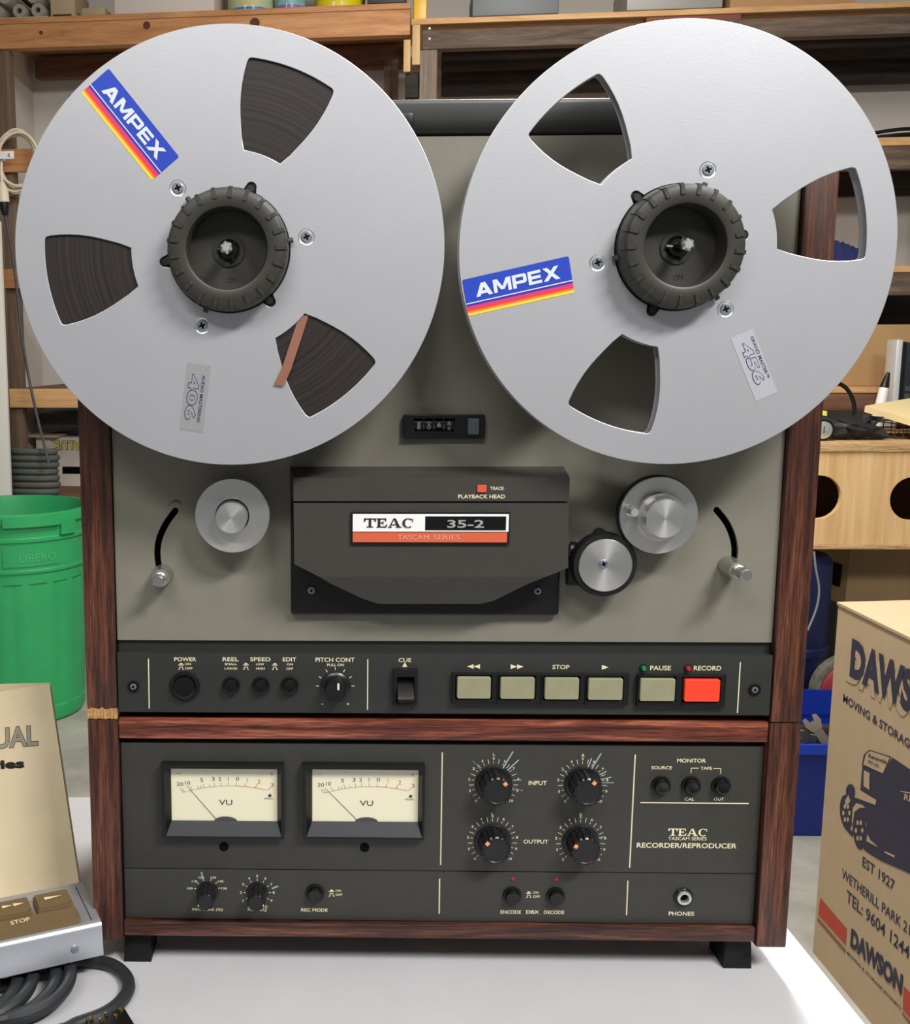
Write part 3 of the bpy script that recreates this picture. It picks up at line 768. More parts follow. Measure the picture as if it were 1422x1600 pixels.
def spec_label(parent, corners, num, small, m, silver):
    # the label reads sideways: its text runs down the picture
    tl, tr_, br, bl = [atY(*c, PR) for c in corners]
    O = tl.copy(); U = bl - tl; V_ = tr_ - tl
    O.y = PR; U.y = V_.y = 0
    mb = MB(); pts = [O, O + U, O + U + V_, O + V_]
    n = 4; mb.add([(p.x, PR - .0002, p.z) for p in pts] + [(p.x, PR + .0002, p.z) for p in pts], [(0, 1, 2, 3)] + [(i, i + n, (i + 1) % n + n, (i + 1) % n) for i in range(n)])
    lb = mb.build('grade_label', m, parent, smooth=False)
    def at(u, v, dy): p = O + U * u + V_ * v; p.y = PR - dy; return p
    u0, uw, v0, vh = (.155, .69, .12, .50) if silver else (.135, .66, .22, .50)
    t = MB(); text3(t, num, at(u0, v0, .0003), U * uw, V_ * vh, .05); t.build('number_outline', navyink, lb, smooth=False)
    t = MB(); text3(t, num, at(u0 + .014, v0 + .035, .0004), U * (uw - .028), V_ * (vh - .07), .022); t.build('number_fill', m, lb, smooth=False)
    t = MB(); text3(t, small, at(.155 if silver else .09, .68 if silver else .78, .0003), U * (.70 if silver else .66), V_ * .145, .02); t.build('label_small_print', navyink, lb, smooth=False)
def reel(i, w0, label):
    c = HC[i]; R = thing('tape_reel', label, 'tape reel', (c[0], PR, c[1] - RR))
    wins = [window(c, w0 + 120 * k) for k in range(3)]
    plate(MB(), [circ(c, RR, 160)] + wins + [hubhole(c, w0)], PR, FT, .00035).build('front_flange', reelm, R, loc=(c[0], PR, c[1]), angle=40)
    plate(MB(), [circ(c, RR, 128)] + wins + [circ(c, .0381, 48)], PR + .0088, FT, .0003).build('rear_flange', reelback, R, loc=(c[0], PR, c[1]), angle=40)
    MB().lathe([(.0381, -FT), (.050, -FT), (.050, -.0088), (.0381, -.0088), (.0381, -FT)], 64, (c[0], PR, c[1])).build('hub', blackm, R)
    if i == 0:
        MB().lathe([(.0503, -.0016), (.1188, -.0016), (.1188, -.0086), (.0503, -.0086)], 128, (c[0], PR, c[1])).build('tape_pack', tapem, R, loc=(c[0], PR, c[1]), label='dark brown tape wound in fine rings')
    me = m_screw(.0036, .0009); cu = MB().lathe([(.0052, 0.00002), (.0050, .0002), (.0046, .0001), (.0040, -.0004), (0, -.0004)], 32).mesh(edgem)
    for k in range(3):
        x, z = pol(c, .0489, w0 + 60 + 120 * k)
        inst('screw_seat', cu, R, (x, PR - .0001, z)); inst('screw', me, R, (x, PR + .0002, z))
    return R
r1 = reel(0, 20.6, 'aluminium reel full of dark brown tape, sticker tilted steeply, pale 406 label')
r2 = reel(1, -40.4, 'empty aluminium reel with clear windows, sticker nearly level, pale 456 label')
sticker(r1, [(170, 107), (280, 245), (127.4, 144.8)])
sticker(r2, [(722, 437.5), (888.5, 400), (731.5, 494)])
spec_label(r1, [(293.2, 566.6), (329.7, 571.4), (316, 676.4), (280.6, 671.2)], '406', 'AUDIO MASTERING', lab_silver, True)
spec_label(r2, [(1141.4, 528.9), (1176, 514.4), (1214.9, 611.1), (1180.8, 626.9)], '456', 'GRAND MASTER™', lab_clear, False)
# loose end of tape hanging through the window
pts = [((467.5, 493.5), (482.5, 491.5), .0012), ((456, 528), (471.5, 527), .0003), ((448, 552), (463, 552), -.0006), ((440, 577), (455, 577), -.0012), ((428, 601), (443, 603.5), -.0016)]
mb = MB(); V = []
for a, b, dy in pts:
    for q in (a, b):
        w = atY(*q, PR + dy); V.append((w.x, PR + dy, w.z))
mb.add(V + [(x, y + .00006, z) for x, y, z in V], [(2 * i, 2 * i + 2, 2 * i + 3, 2 * i + 1) for i in range(4)] + [(10 + 2 * i, 11 + 2 * i, 13 + 2 * i, 12 + 2 * i) for i in range(4)])
mb.build('tape_end', leaderm, r1, label='loose brown end of tape hanging through a window')

# hub adapters clamping the reels, spindles and turntables of the transport
def adapter(i, w0, label, ph):
    c = HC[i]; A = thing('hub_adapter', label, 'hub adapter', (c[0], PR, c[1] - .04), 'hub adapters locking the reels')
    L = (c[0], PR, c[1])
    MB().lathe([(0, -.0030), (.0372, -.0030), (.0377, -.0005), (.0377, .0025), (.0360, .0028)], 72, L).build('collar', blackm, A, loc=L)
    MB().lathe([(.0372, .0028), (.0374, .0045), (.0362, .0145), (.0352, .0162), (.0340, .0168), (.0262, .0172), (.0248, .0166), (.0242, .0150), (.0236, -.0010), (.0080, -.0015)], 96, L).build('clamp_ring', hubm, A, loc=L, angle=30)
    MB().lathe([(.0238, -.0012), (.0100, -.0016), (.0098, -.0004), (.0070, -.0004), (.0070, -.0040), (0, -.0040)], 64, L).build('well_floor', hubdark, A, loc=L)
    mb = MB()
    for k in range(21):
        a = 360 * k / 21 + ph; u = (sin(RAD(a)), cos(RAD(a))); t = (cos(RAD(a)), -sin(RAD(a)))
        w = .0011
        prof = [(.0292, .0171), (.0300, .0180), (.0348, .0176), (.0366, .0160), (.0376, .0090), (.0373, .0088), (.0340, .015)]
        b = []
        for s_ in (-w, w): b += [(c[0] + r * u[0] + s_ * t[0], PR - h, c[1] + r * u[1] + s_ * t[1]) for r, h in prof]
        m_ = len(prof)
        mb.add(b, [tuple(range(m_)), tuple(range(2 * m_ - 1, m_ - 1, -1))] + [(q, q + m_, (q + 1) % m_ + m_, (q + 1) % m_) for q in range(m_)])
    mb.build('grip_rib', hubm, A)
    for k in range(3):
        x, z = pol(c, .0392, w0 + 61 + 120 * k); d = (x - c[0], z - c[1]); n_ = math.hypot(*d); d = (d[0] / n_, d[1] / n_)
        MB().tube([(x - d[0] * .004, PR - .0035, z - d[1] * .004), (x + d[0] * .0012, PR - .0030, z + d[1] * .0012)], [.0020, .0016], 10).build('locking_tab', hubm, A)
        x, z = pol(c, .0395, w0 + 120 * k)
        MB().tube([(x - d[0] * .0, PR - .0010, z), (x, PR + .003, z)], .0023, 12).build('key_pin', hubdark, A)
    t = MB(); text3(t, 'ON', (c[0] - .0008, PR + .0008, c[1] - .0195), (.0058, 0, .0006), (0, 0, .0034), .0); t.build('moulded_letters', hubm, A, smooth=False)
    return A
adapter(0, 20.6, 'olive black clamp knob seated in the full reel of tape', 4)
adapter(1, -40.4, 'olive black clamp knob seated in the empty reel', 11)
for c in HC:
    MB().lathe([(.050, -.0), (.052, .004), (.052, .030), (.056, .034), (.056, .0475), (0, .0475)], 64, (c[0], 0, c[1])).build('reel_turntable', blackm, tr)
    sp = MB().lathe([(.0052, -.0030), (.0052, .0015), (.0032, .0018), (.0032, .0172), (0, .0172)], 28, (c[0], PR, c[1])).build('reel_spindle', blackgloss, tr, loc=(c[0], PR, c[1]))
    for k in range(3):
        a = RAD(35 + 120 * k); MB().tube([(c[0], PR - .001, c[1]), (c[0] + .0068 * sin(a), PR - .0005, c[1] + .0068 * cos(a))], .0014, 8).build('spindle_lug', blackgloss, sp)
    mb = MB(); n = 36
    rs = [[(r * (1 - .12 * (1 if (i * 6 / n) % 1 < .4 else 0)), h) for i in range(n)] for r, h in ((.0032, .0170), (.0038, .0178), (.0038, .0212), (.0024, .0228))]
    b = [(c[0] + r * cos(2 * pi * i / n), PR - h, c[1] + r * sin(2 * pi * i / n)) for ring in rs for i, (r, h) in enumerate(ring)]
    f = [(k * n + i, k * n + (i + 1) % n, (k + 1) * n + (i + 1) % n, (k + 1) * n + i) for k in range(3) for i in range(n)] + [[3 * n + i for i in range(n)]]
    mb.add(b, f); mb.build('spindle_tip', steel, sp)

# ------------------------------------------------------------------ reel recorder: amplifier unit (lower cabinet)
am = thing('recorder_amplifier', 'lower rosewood cabinet with two cream needle meters and rows of black knobs', 'amplifier', (0, .12, ZT))
for s in (-1, 1):
    a, b = sorted((s * XI, s * XO))
    MB().bbox((a, -.005, -.0128), (b, .25, ZS), .0012).build('side_panel', rose_v, am)
MB().bbox((-XI + .0003, -.003, .1417), (XI - .0003, .25, .1562), .001).build('top_rail', rose_h, am)
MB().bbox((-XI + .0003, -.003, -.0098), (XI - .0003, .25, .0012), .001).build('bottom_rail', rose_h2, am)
MB().box((-XI, .012, .0012), (XI, .245, .1417)).build('chassis', chassism, am)
Ya = .001
fp = MB().bbox((-XI + .0008, Ya, .0412), (XI - .0008, .011, .1372), .0006).build('front_panel', panelm, am)
lp = MB().bbox((-XI + .0008, Ya, .0018), (XI - .0008, .011, .0406), .0005).build('lower_panel', panelm, am)
MB().box((-XI + .001, .008, .137), (XI - .001, .0118, .1417)).build('panel_gap', trimm, am)
for px, py in ((218, 1497), (1145, 1503)):
    c = atY(px, py, .015); 
    for y0, y1 in ((.006, .036), (.20, .23)):
        mb = MB(); w = .0103
        mb.add([(c.x - w, y0, ZT), (c.x + w, y0, ZT), (c.x + w, y1, ZT), (c.x - w, y1, ZT), (c.x - w * .92, y0 + .001, ZT + .018), (c.x + w * .92, y0 + .001, ZT + .018), (c.x + w * .92, y1, ZT + .018), (c.x - w * .92, y1, ZT + .018),
                (c.x - w * .8, y0 + .001, -.0098), (c.x + w * .8, y0 + .001, -.0098), (c.x + w * .8, y1, -.0098), (c.x - w * .8, y1, -.0098)],
               [(3, 2, 1, 0), (0, 1, 5, 4), (1, 2, 6, 5), (2, 3, 7, 6), (3, 0, 4, 7), (4, 5, 9, 8), (5, 6, 10, 9), (6, 7, 11, 10), (7, 4, 8, 11)])
        mb.build('foot', rubber, am, angle=20)

# --- needle meters
def meter(ox, oy):
    o = 3.232
    def q(x, y, Y): return atY(240 + (x + ox) / o, 1170 + (y + oy) / o, Y)
    def R_(a, b, c, d, Y): return rpx(240 + (a + ox) / o, 240 + (b + ox) / o, 1170 + (c + oy) / o, 1170 + (d + oy) / o, Y)
    X0, X1, Z0, Z1 = R_(40, 658, 80, 452, -.006)
    x0, x1, z0, z1 = R_(90, 625, 101, 362, 0)
    bx0, bx1, bz0, _ = R_(62, 645, 300, 441, -.006)
    mb = MB(); Yf = -.0065
    # sides, top and the sloping sill of the frame
    V = [(X0, Yf, Z0), (X1, Yf, Z0), (X1, Yf, Z1), (X0, Yf, Z1),
         (bx0, Yf, bz0), (bx1, Yf, bz0), (X1 - .0022, Yf, Z1 - .0030), (X0 + .0022, Yf, Z1 - .0030),
         (x0, -.0005, z0), (x1, -.0005, z0), (x1, -.0005, z1), (x0, -.0005, z1),
         (X0, Ya, Z0), (X1, Ya, Z0), (X1, Ya, Z1), (X0, Ya, Z1)]
    F = [(0, 1, 5, 4), (1, 2, 6, 5), (2, 3, 7, 6), (3, 0, 4, 7), (5, 6, 10, 9), (6, 7, 11, 10), (7, 4, 8, 11), (0, 12, 13, 1), (1, 13, 14, 2), (2, 14, 15, 3), (3, 15, 12, 0)]
    mb.add(V, F); mt = mb.build('meter_frame', blackm, am, angle=10)
    MB().add([V[4], V[5], V[9], V[8]], [(0, 1, 2, 3)]).add([(v[0], v[1] + .0004, v[2] - .0004) for v in (V[4], V[5], V[9], V[8])], [(3, 2, 1, 0)]).build('meter_sill', bluishm, mt, smooth=False)
    MB().box((x0 - .0003, 0.0001, z0 - .0003), (x1 + .0003, .0008, z1 + .0003)).build('dial', dialm, mt)
    MB().box((x0, -.0005, z0), (x1, -.00042, z1)).build('meter_pane', panem, mt)
    Yd = -.0000
    bk = MB(); rd = MB()
    def t(m, s, x, y, w, h, b=.004): T(m, s, *[240 + (x + ox + d) / o for d in (-w / 2, w / 2)], *[1170 + (y + oy + d) / o for d in (-h / 2, h / 2)], Yd, b)
    def l(m, x0_, y0_, x1_, y1_, w=.7): lpx(m, (240 + (x0_ + ox) / o, 1170 + (y0_ + oy) / o), (240 + (x1_ + ox) / o, 1170 + (y1_ + oy) / o), w, Yd)
    for s, x, y, w in (('20', 133, 178, 34), ('10', 172, 172, 26), ('5', 243, 157, 16), ('3', 301, 152, 16), ('2', 335, 152, 15), ('1', 377, 152, 7), ('0', 424, 152, 17)): t(bk, s, x, y, w, 19)
    for s, x, y, w in (('1', 473, 158, 7), ('2', 532, 166, 15), ('3', 599, 183, 16)): t(rd, s, x, y, w, 20)
    t(bk, 'VU', 364, 271, 68, 27, .01); t(bk, 'PEAK', 583, 252, 46, 9)
    l(bk, 118, 126, 138, 126, .6); l(rd, 586, 127, 607, 127, .9); l(rd, 596, 116, 596, 137, .9)
    arcp = [(x, 187 + .00062 * (x - 383) ** 2) for x in range(150, 580, 12)]
    for (xa, ya), (xb, yb) in zip(arcp[:-1], arcp[1:]): l(bk if xb <= 424 else rd, xa, ya, xb, yb, .45 if xb <= 424 else .8)
    for x, dx, ln in ((150, -20, 20), (158, -19, 19), (196, -14, 20), (228, -9, 14), (242, -8, 14), (257, -9, 20), (285, -6, 12), (310, -5, 20), (341, -3, 20), (377, 0, 20), (417, 3, 20)): l(bk, x, 187 + .00062 * (x - 383) ** 2, x + dx * .8, 187 + .00062 * (x - 383) ** 2 - ln, .55)
    for x, dx, ln in ((461, 6, 17), (513, 12, 19), (575, 18, 16)): l(rd, x, 187 + .00062 * (x - 383) ** 2, x + dx * .9, 187 + .00062 * (x - 383) ** 2 - ln, .9)
    tag(bk.build('dial_print', inkm, mt, smooth=False), kind='stuff'); tag(rd.build('dial_red_print', redm, mt, smooth=False), kind='stuff')
    a = q(317, 356, -.0002); b = q(168 if ox == 0 else 157, 187 if ox == 0 else 196, -.0002)
    MB().tube([(a.x, -.0002, a.z), (b.x, -.0002, b.z)], [.00022, .00012], 6).build('needle', inkm, mt)
    c = q(364, 366, -.0003); mb = MB(); n = 14
    pts = [(c.x + .0084 * cos(pi * i / n), c.z + .0036 * sin(pi * i / n)) for i in range(n + 1)]
    mb.prism(pts, -.0004, .0000); mb.build('needle_hub', blackgloss, mt)
    c = q(587, 236, 0); MB().lathe([(.0012, -.0002), (.0012, .0002), (0, .0002)], 16, (c.x, 0, c.z)).build('peak_lamp', blackgloss, mt)
    c = q(355, 494, Ya); MB().lathe([(.0034, 0), (.0034, .0004), (.0026, .0005), (.0025, .0002), (0, .0002)], 24, (c.x, Ya, c.z)).build('adjuster_hole', voidm, am)
meter(0, 0); meter(711, 4)

# --- level knobs
def knob(px, py, Y, rs, rb, h, ang, pm, nf, parent=am, nm='level_knob', dot=True):
    c = atY(px, py, Y); k = mpp(px, py, Y)
    K = inst(nm, fluted(MB(), rb * k, .0016, h, nf).mesh(knobm, angle=25), parent, (c.x, Y, c.z))
    MB().lathe([(rs * k, 0), (rs * k, .0009), (rs * k * .95, .0017), (rb * k, .0019)], 48, (c.x, Y, c.z)).build('knob_skirt', knobm, K, loc=(c.x, Y, c.z))
    u = (sin(RAD(ang)), cos(RAD(ang))); t = (u[1], -u[0]); r1_, r0_ = rb * k * .98, rb * k * .66; w = rb * k * .13
    if not dot: r0_ = rb * k * .8; w = rb * k * .09
    mb = MB()
    mb.add([(c.x + r * u[0] + s * t[0], Y - y, c.z + r * u[1] + s * t[1]) for r, s, y in ((r0_, -w, h + .00012), (r1_ * .93, -w, h + .00012), (r1_ * .93, w, h + .00012), (r0_, w, h + .00012), (r0_, -w, h - .0006), (r1_ * .93, -w, h - .0006), (r1_ * .93, w, h - .0006), (r0_, w, h - .0006))],
           [(0, 1, 2, 3), (0, 4, 5, 1), (1, 5, 6, 2), (2, 6, 7, 3), (3, 7, 4, 0)])
    mb.build('pointer', pm, K, smooth=False)
    return K
o = 4.903
KN = [(350, 362, 43), (1032, 366, 30), (341, 806, -48), (1016, 812, -60)]
lg = MB(); Yl = Ya - .00012; ch = MB()
for i, (x, y, ang) in enumerate(KN):
    px, py = 700 + x / o, 1150 + y / o
    knob(px, py, Ya, 28.5, 22.8, .0165, ang, orangep, 15)
    for j in range(21):
        a = -135 + 13.5 * j; r0_, r1_ = (30.8, 34.6) if j % 2 == 0 else (31.2, 38.5)
        lpx(lg, (px + r0_ * sin(RAD(a)), py - r0_ * cos(RAD(a))), (px + r1_ * sin(RAD(a)), py - r1_ * cos(RAD(a))), .75, Yl)
    for j in range(11):
        a = -135 + 27 * j; cx_, cy_ = px + 38.8 * sin(RAD(a)), py - 38.8 * cos(RAD(a)); w = 1.6 if j != 10 else 2.8
        T(lg, str(j), cx_ - w, cx_ + w, cy_ - 2, cy_ + 2, Yl)
for s, a, b, c, d in (('INPUT', 617, 757, 344, 376), ('OUTPUT', 578, 768, 794, 824), ('L', 344, 361, 131, 151), ('R', 1026, 1048, 138, 160), ('L', 333, 351, 586, 605), ('R', 1008, 1029, 592, 612)):
    T(lg, s, 700 + a / o, 700 + b / o, 1150 + c / o, 1150 + d / o, Yl, .012)
for (a, b) in (((190, 192), (250, 262)), ((497, 118), (410, 262)), ((540, 182), (455, 262)), ((492, 396), (570, 416)), ((500, 340), (560, 334)),
               ((872, 238), (912, 296)), ((1098, 170), (1072, 236)), ((1172, 132), (1092, 262)), ((1160, 296), (1212, 270)), ((1170, 332), (1250, 314)), ((1178, 356), (1268, 356)), ((1148, 780), (1195, 770))):
    for jj in range(2):
        f_ = lambda q: (700 + (q[0] + jj * 3) / o, 1150 + (q[1] + jj * 2) / o)
        lpx(ch, f_(a), f_(b), 1.0 if jj else .8, Yl - .0001)
# printing: right-hand section
o = 4.74
def c8(s, a, b, c, d, bold=.012): T(lg, s, 960 + a / o, 960 + b / o, 1150 + c / o, 1150 + d / o, Yl, bold)
c8('MONITOR', 465, 678, 168, 197); c8('SOURCE', 274, 426, 223, 247); c8('TAPE', 638, 722, 228, 250); c8('CAL', 519, 590, 456, 478); c8('OUT', 737, 810, 456, 478)
q8 = lambda x, y: (960 + x / o, 1150 + y / o)
for a, b in (((568, 276), (568, 238)), ((566, 238), (625, 238)), ((732, 240), (790, 240)), ((788, 240), (788, 280))): lpx(lg, q8(*a), q8(*b), 1.0, Yl)
lpx(lg, q8(193, 493), q8(995, 500), 1.8, Yl)
lpx(lg, q8(155, 138), q8(113, 975), 1.9, Yl)
lpx(lg, (691.2, 1175.5), (688.5, 1351.5), 1.7, Yl)
for x, y in ((344, 361), (566, 363), (787, 364)): pushbutton(am, *q8(x, y), Ya, 15, 11.5, .0055)
a = atY(*q8(398, 738), Yl); b = atY(*q8(688, 687), Yl); serif_word(lg, 'TEAC', (a.x, a.z), b.x - a.x, b.z - a.z, Yl)
c8('TASCAM SERIES', 398, 683, 748, 772, .004); c8('RECORDER/REPRODUCER', 165, 905, 793, 830, .016)
tag(lg.build('printed_legend', printm, fp, smooth=False), kind='stuff')
tag(ch.build('chalk_marks', chalkm, fp, smooth=False), kind='stuff')
# lower row
lg = MB(); ch = MB(); o = 3.555
q9 = lambda x, y: (180 + x / o, 1340 + y / o)
def c9(s, a, b, c, d, bold=.01): T(lg, s, *[180 + t / o for t in (a, b)], *[1340 + t / o for t in (c, d)], Yl, bold)
knob(*q9(512, 190), Ya, 17, 13.4, .0165, -115, printw, 10, nm='bias_knob', dot=False)
knob(*q9(789, 194), Ya, 17, 13.6, .0165, 105, printw, 10, nm='equaliser_knob', dot=False)
for s, x, y in (('100', 415, 171), ('110', 441, 132), ('120', 479, 111), ('130', 545, 111), ('140', 586, 132), ('150', 606, 171)): c9(s, x - 15, x + 15, y - 6, y + 6)
for a in (-75, -48, -17, 17, 45, 73):
    lpx(lg, (q9(512, 190)[0] + 17.6 * sin(RAD(a)), q9(512, 190)[1] - 17.6 * cos(RAD(a))), (q9(512, 190)[0] + 21.5 * sin(RAD(a)), q9(512, 190)[1] - 21.5 * cos(RAD(a))), .8, Yl)
for j in range(11):
    a = -150 + 30 * j; cx_, cy_ = q9(789, 194)
    lpx(lg, (cx_ + 17.8 * sin(RAD(a)), cy_ - 17.8 * cos(RAD(a))), (cx_ + 21.4 * sin(RAD(a)), cy_ - 21.4 * cos(RAD(a))), .8, Yl)
    T(lg, str(j), *[cx_ + 25.6 * sin(RAD(a)) + t for t in ((-1.6, 1.6) if j < 10 else (-3, 3))], *[cy_ - 25.6 * cos(RAD(a)) + t for t in (-1.9, 1.9)], Yl)
c9('REC BIAS (%)', 427, 598, 281, 299); c9('REC EQ', 737, 842, 281, 299); c9('REC MODE', 1033, 1180, 282, 300)
c9('ON', 1224, 1254, 178, 190); c9('OFF', 1224, 1262, 200, 213)
push_icons(lg, 180 + 1202 / o, 1340 + 184 / o, Yl)
pushbutton(am, *q9(1109, 195), Ya, 14.8, 11, .0055)
for i in range(3):
    lpx(ch, (314 + i * .6, 1362.5), (317.5 + i * .6, 1376), .9, Yl - .0001); lpx(ch, (425, 1387.5 + i * .7), (434.5, 1384 + i * .7), 1.0, Yl - .0001)
o = 2.37
qa = lambda x, y: (660 + x / o, 1340 + y / o)
def ca(s, a, b, c, d, bold=.01): T(lg, s, *[660 + t / o for t in (a, b)], *[1340 + t / o for t in (c, d)], Yl, bold)
ca('ENCODE', 289, 365, 195, 208); ca('DBX', 384, 432, 195, 208, .015); ca('DECODE', 450, 525, 196, 209); ca('PHONES', 912, 1006, 200, 215, .014)
ca('ON', 409, 430, 125, 134); ca('OFF', 409, 436, 140, 149); push_icons(lg, 660 + 394 / o, 1340 + 129 / o, Yl, .9, 6)
lpx(lg, qa(64, 78), qa(62, 208), 1.7, Yl); lpx(lg, qa(761, 85), qa(756, 213), 1.7, Yl)
for x, y in ((332, 139), (493, 140)): pushbutton(am, *qa(x, y), Ya, 14.6, 11, .0055)
for x, y in ((335, 77), (495, 79)):
    c = atY(*qa(x, y), Ya); MB().lathe([(.0014, 0), (.0014, .0008), (0, .0016)], 16, (c.x, Ya, c.z)).build('indicator_lamp', ledr, am)
c = atY(*qa(966, 144), Ya)
jk = MB().lathe([(.0068, 0), (.0068, .0014), (.0062, .002), (.0052, .002)], 40, (c.x, Ya, c.z)).build('phone_jack', blackgloss, am, loc=(c.x, Ya, c.z))
MB().lathe([(.0052, .0018), (.0050, .0034), (.0040, .0038), (.0032, .0034), (.0029, .0020), (.0029, -.0002)], 40, (c.x, Ya, c.z)).build('jack_bush', steel, jk)
MB().lathe([(.0029, .0004), (0, .0004)], 20, (c.x, Ya, c.z)).build('jack_hole', voidm, jk)
tag(lg.build('printed_legend', printm, lp, smooth=False), kind='stuff')
tag(ch.build('chalk_marks', chalkm, lp, smooth=False), kind='stuff')

# ------------------------------------------------------------------ remote control with its cable
silverp = mat('silver_case', (196, 200, 208), .3, metal=.75, var=.02, vscale=200)
keybrown = mat('remote_key_brown', (112, 93, 62), .6, var=.05, vscale=300)
keycream = mat('remote_key_print', (244, 222, 176), .5)
_q = atZ(157.8, 1437, .0112); RX = Vector((_q.x, _q.y)); ra = RAD(25.7); ru = Vector((cos(ra), sin(ra))); rn = Vector((-sin(ra), cos(ra)))
def rw(u, v, z): q = RX + ru * u + rn * v; return Vector((q.x, q.y, z))   # u along the case (0 at its right end), v to the back
RM = Matrix(((ru.x, rn.x, 0, RX.x), (ru.y, rn.y, 0, RX.y), (0, 0, 1, 0), (0, 0, 0, 1)))
zb = ZT + .0220; DZ = .0110
rc = thing('remote_control', 'silver wired remote control with brown keys lying on its coiled cable', 'remote control', rw(-.08, .04, ZT))
prof = [(-.0045, zb), (.055, zb), (.055, DZ + .0042), (.004, DZ + .0002), (.001, DZ - .0004), (-.0012, DZ - .0020), (-.0022, DZ - .0045)]
mb = MB(); L_ = -.19
V = [rw(L_, v, z) for v, z in prof] + [rw(0, v, z) for v, z in prof]; n = len(prof)
mb.add(V, [list(range(n - 1, -1, -1)), list(range(n, 2 * n))] + [(i, (i + 1) % n, (i + 1) % n + n, i + n) for i in range(n)])
mb.build('case', silverp, rc, angle=40)
zt_ = lambda v: DZ + .0002 + (v - .004) / .056 * .0043
def rkey(u0, u1, v0, v1, h, nm='remote_key'):
    mb = MB(); b = .0022
    V = [rw(u0, v0, zt_(v0) - .001), rw(u1, v0, zt_(v0) - .001), rw(u1, v1, zt_(v1) - .001), rw(u0, v1, zt_(v1) - .001),
         rw(u0, v0, zt_(v0) + h * .75), rw(u1, v0, zt_(v0) + h * .75), rw(u1, v1, zt_(v1) + h * .75), rw(u0, v1, zt_(v1) + h * .75)]
    mb.add(V, [(0, 1, 5, 4), (1, 2, 6, 5), (2, 3, 7, 6), (3, 0, 4, 7), (4, 5, 6, 7)])
    t0 = [rw(u0 + .001, v0 + .001, zt_(v0) + h), rw(u1 - .004, v0 + .001, zt_(v0) + h), rw(u1 - .001, v0 + .004, zt_(v0) + h), rw(u1 - .001, v1 - .001, zt_(v1) + h), rw(u0 + .001, v1 - .001, zt_(v1) + h)]
    q = [V_ - Vector((0, 0, h * .3)) for V_ in t0]
    mb.add(t0 + q, [(0, 1, 2, 3, 4)] + [(i, i + 5, (i + 1) % 5 + 5, (i + 1) % 5) for i in range(5)])
    return mb.build(nm, keybrown, rc, angle=20)
ks = rkey(-.150, -.0145, .0012, .0150, .0062, 'stop_key')
k1 = rkey(-.0408, -.0152, .0186, .0388, .0068); k2 = rkey(-.0702, -.0446, .0186, .0388, .0068); k3 = rkey(-.0996, -.0740, .0186, .0388, .0068)
t = MB(); text3(t, 'STOP', rw(-.0624, .0066, zt_(.0066) + .0066), rw(-.0489, .0072, 0) - rw(-.0624, .0066, 0), rw(0, .0112, .0004) - rw(0, .0066, 0), .01); t.build('key_letters', keycream, ks, smooth=False)
def tri(mb, u0, u1, v, w): mb.add([rw(u0, v - w, zt_(v) + .0074), rw(u1, v, zt_(v) + .0074), rw(u0, v + w, zt_(v) + .0074)], [(0, 1, 2)])
t = MB(); tri(t, -.0340, -.0210, .030, .0022); t.build('play_symbol', keycream, k1, smooth=False)
t = MB(); tri(t, -.0645, -.0570, .030, .0022); tri(t, -.0565, -.0485, .030, .0022); t.build('wind_symbol', keycream, k2, smooth=False)
MB().add([rw(-.0066, .002, zt_(.002) + .0003), rw(-.0060, .002, zt_(.002) + .0003), rw(-.0060, .050, zt_(.050) + .0003), rw(-.0066, .050, zt_(.050) + .0003)], [(0, 1, 2, 3)]).build('case_line', inkm, rc, smooth=False)
# screw in the front face
c = rw(-.0205, -.0036, DZ - .0160)
mb = MB(); mb.lathe([(.0030, -.0006), (.0030, .0004), (.0024, .0008), (0, .0008)], 24)
mb.v = [c + Vector((ru.x, ru.y, 0)) * v.x + Vector((rn.x, rn.y, 0)) * v.y + Vector((0, 0, 1)) * v.z for v in mb.v]
mb.build('screw', screwm, rc)
# cable: loops bundled on the table, one turn swinging out to the plug
cabm = mat('cable_black', (40, 43, 46), .5)
pts = []; rcab = .0047
z1_ = ZT + rcab
N = 6
for kx in range(N):
    for i in range(28):
        a = 2 * pi * i / 28 + pi / 2; f = (kx + i / 28)
        cx_ = -.372 + .0130 * f; cy_ = -.066 + .002 * f
        pts.append((cx_ + .006 + .030 * cos(a) * (1 + .05 * sin(3 * f)), cy_ + .010 + .034 * sin(a), z1_ + .0008 + .0042 * (1 + sin(a + .6)) + .0009 * (kx % 2)))
sw = [atZ(x, y, ZT + rcab) for x, y in ((62, 1513), (100, 1505), (140, 1502), (172, 1507), (194, 1522), (201, 1543), (188, 1566), (160, 1585), (120, 1600), (80, 1614))]
MB().tube(smooth([Vector(q) for q in pts], 2), rcab, 10).build('coiled_cable', cabm, rc)
# plug
a = atZ(188, 1583, ZT + .010); pl = thing('cable_plug', 'black multi-pin plug with gold pins lying beside the coiled cable', 'plug', (a.x, a.y - .02, ZT))
PM = Matrix.Translation((a.x, a.y - .004, ZT + .0002)) @ Matrix.Rotation(RAD(28), 4, 'Z')
MB().bbox((-.024, -.030, 0), (.004, .0, .0165), .003, PM).build('plug_shell', blackm, pl)
MB().bbox((-.022, -.0305, .003), (.002, -.0295, .0135), .0006, PM).build('plug_face', blackgloss, pl)
goldm = mat('gold_pin', (214, 176, 96), .25, metal=1)
for i in range(5):
    MB().lathe([(.0014, 0), (.0014, .0012), (0, .0018)], 12, PM @ Vector((-.0205 + .0052 * i, -.004 - .005 * (i % 2), .0165)), 'Z').build('plug_pin', goldm, pl)

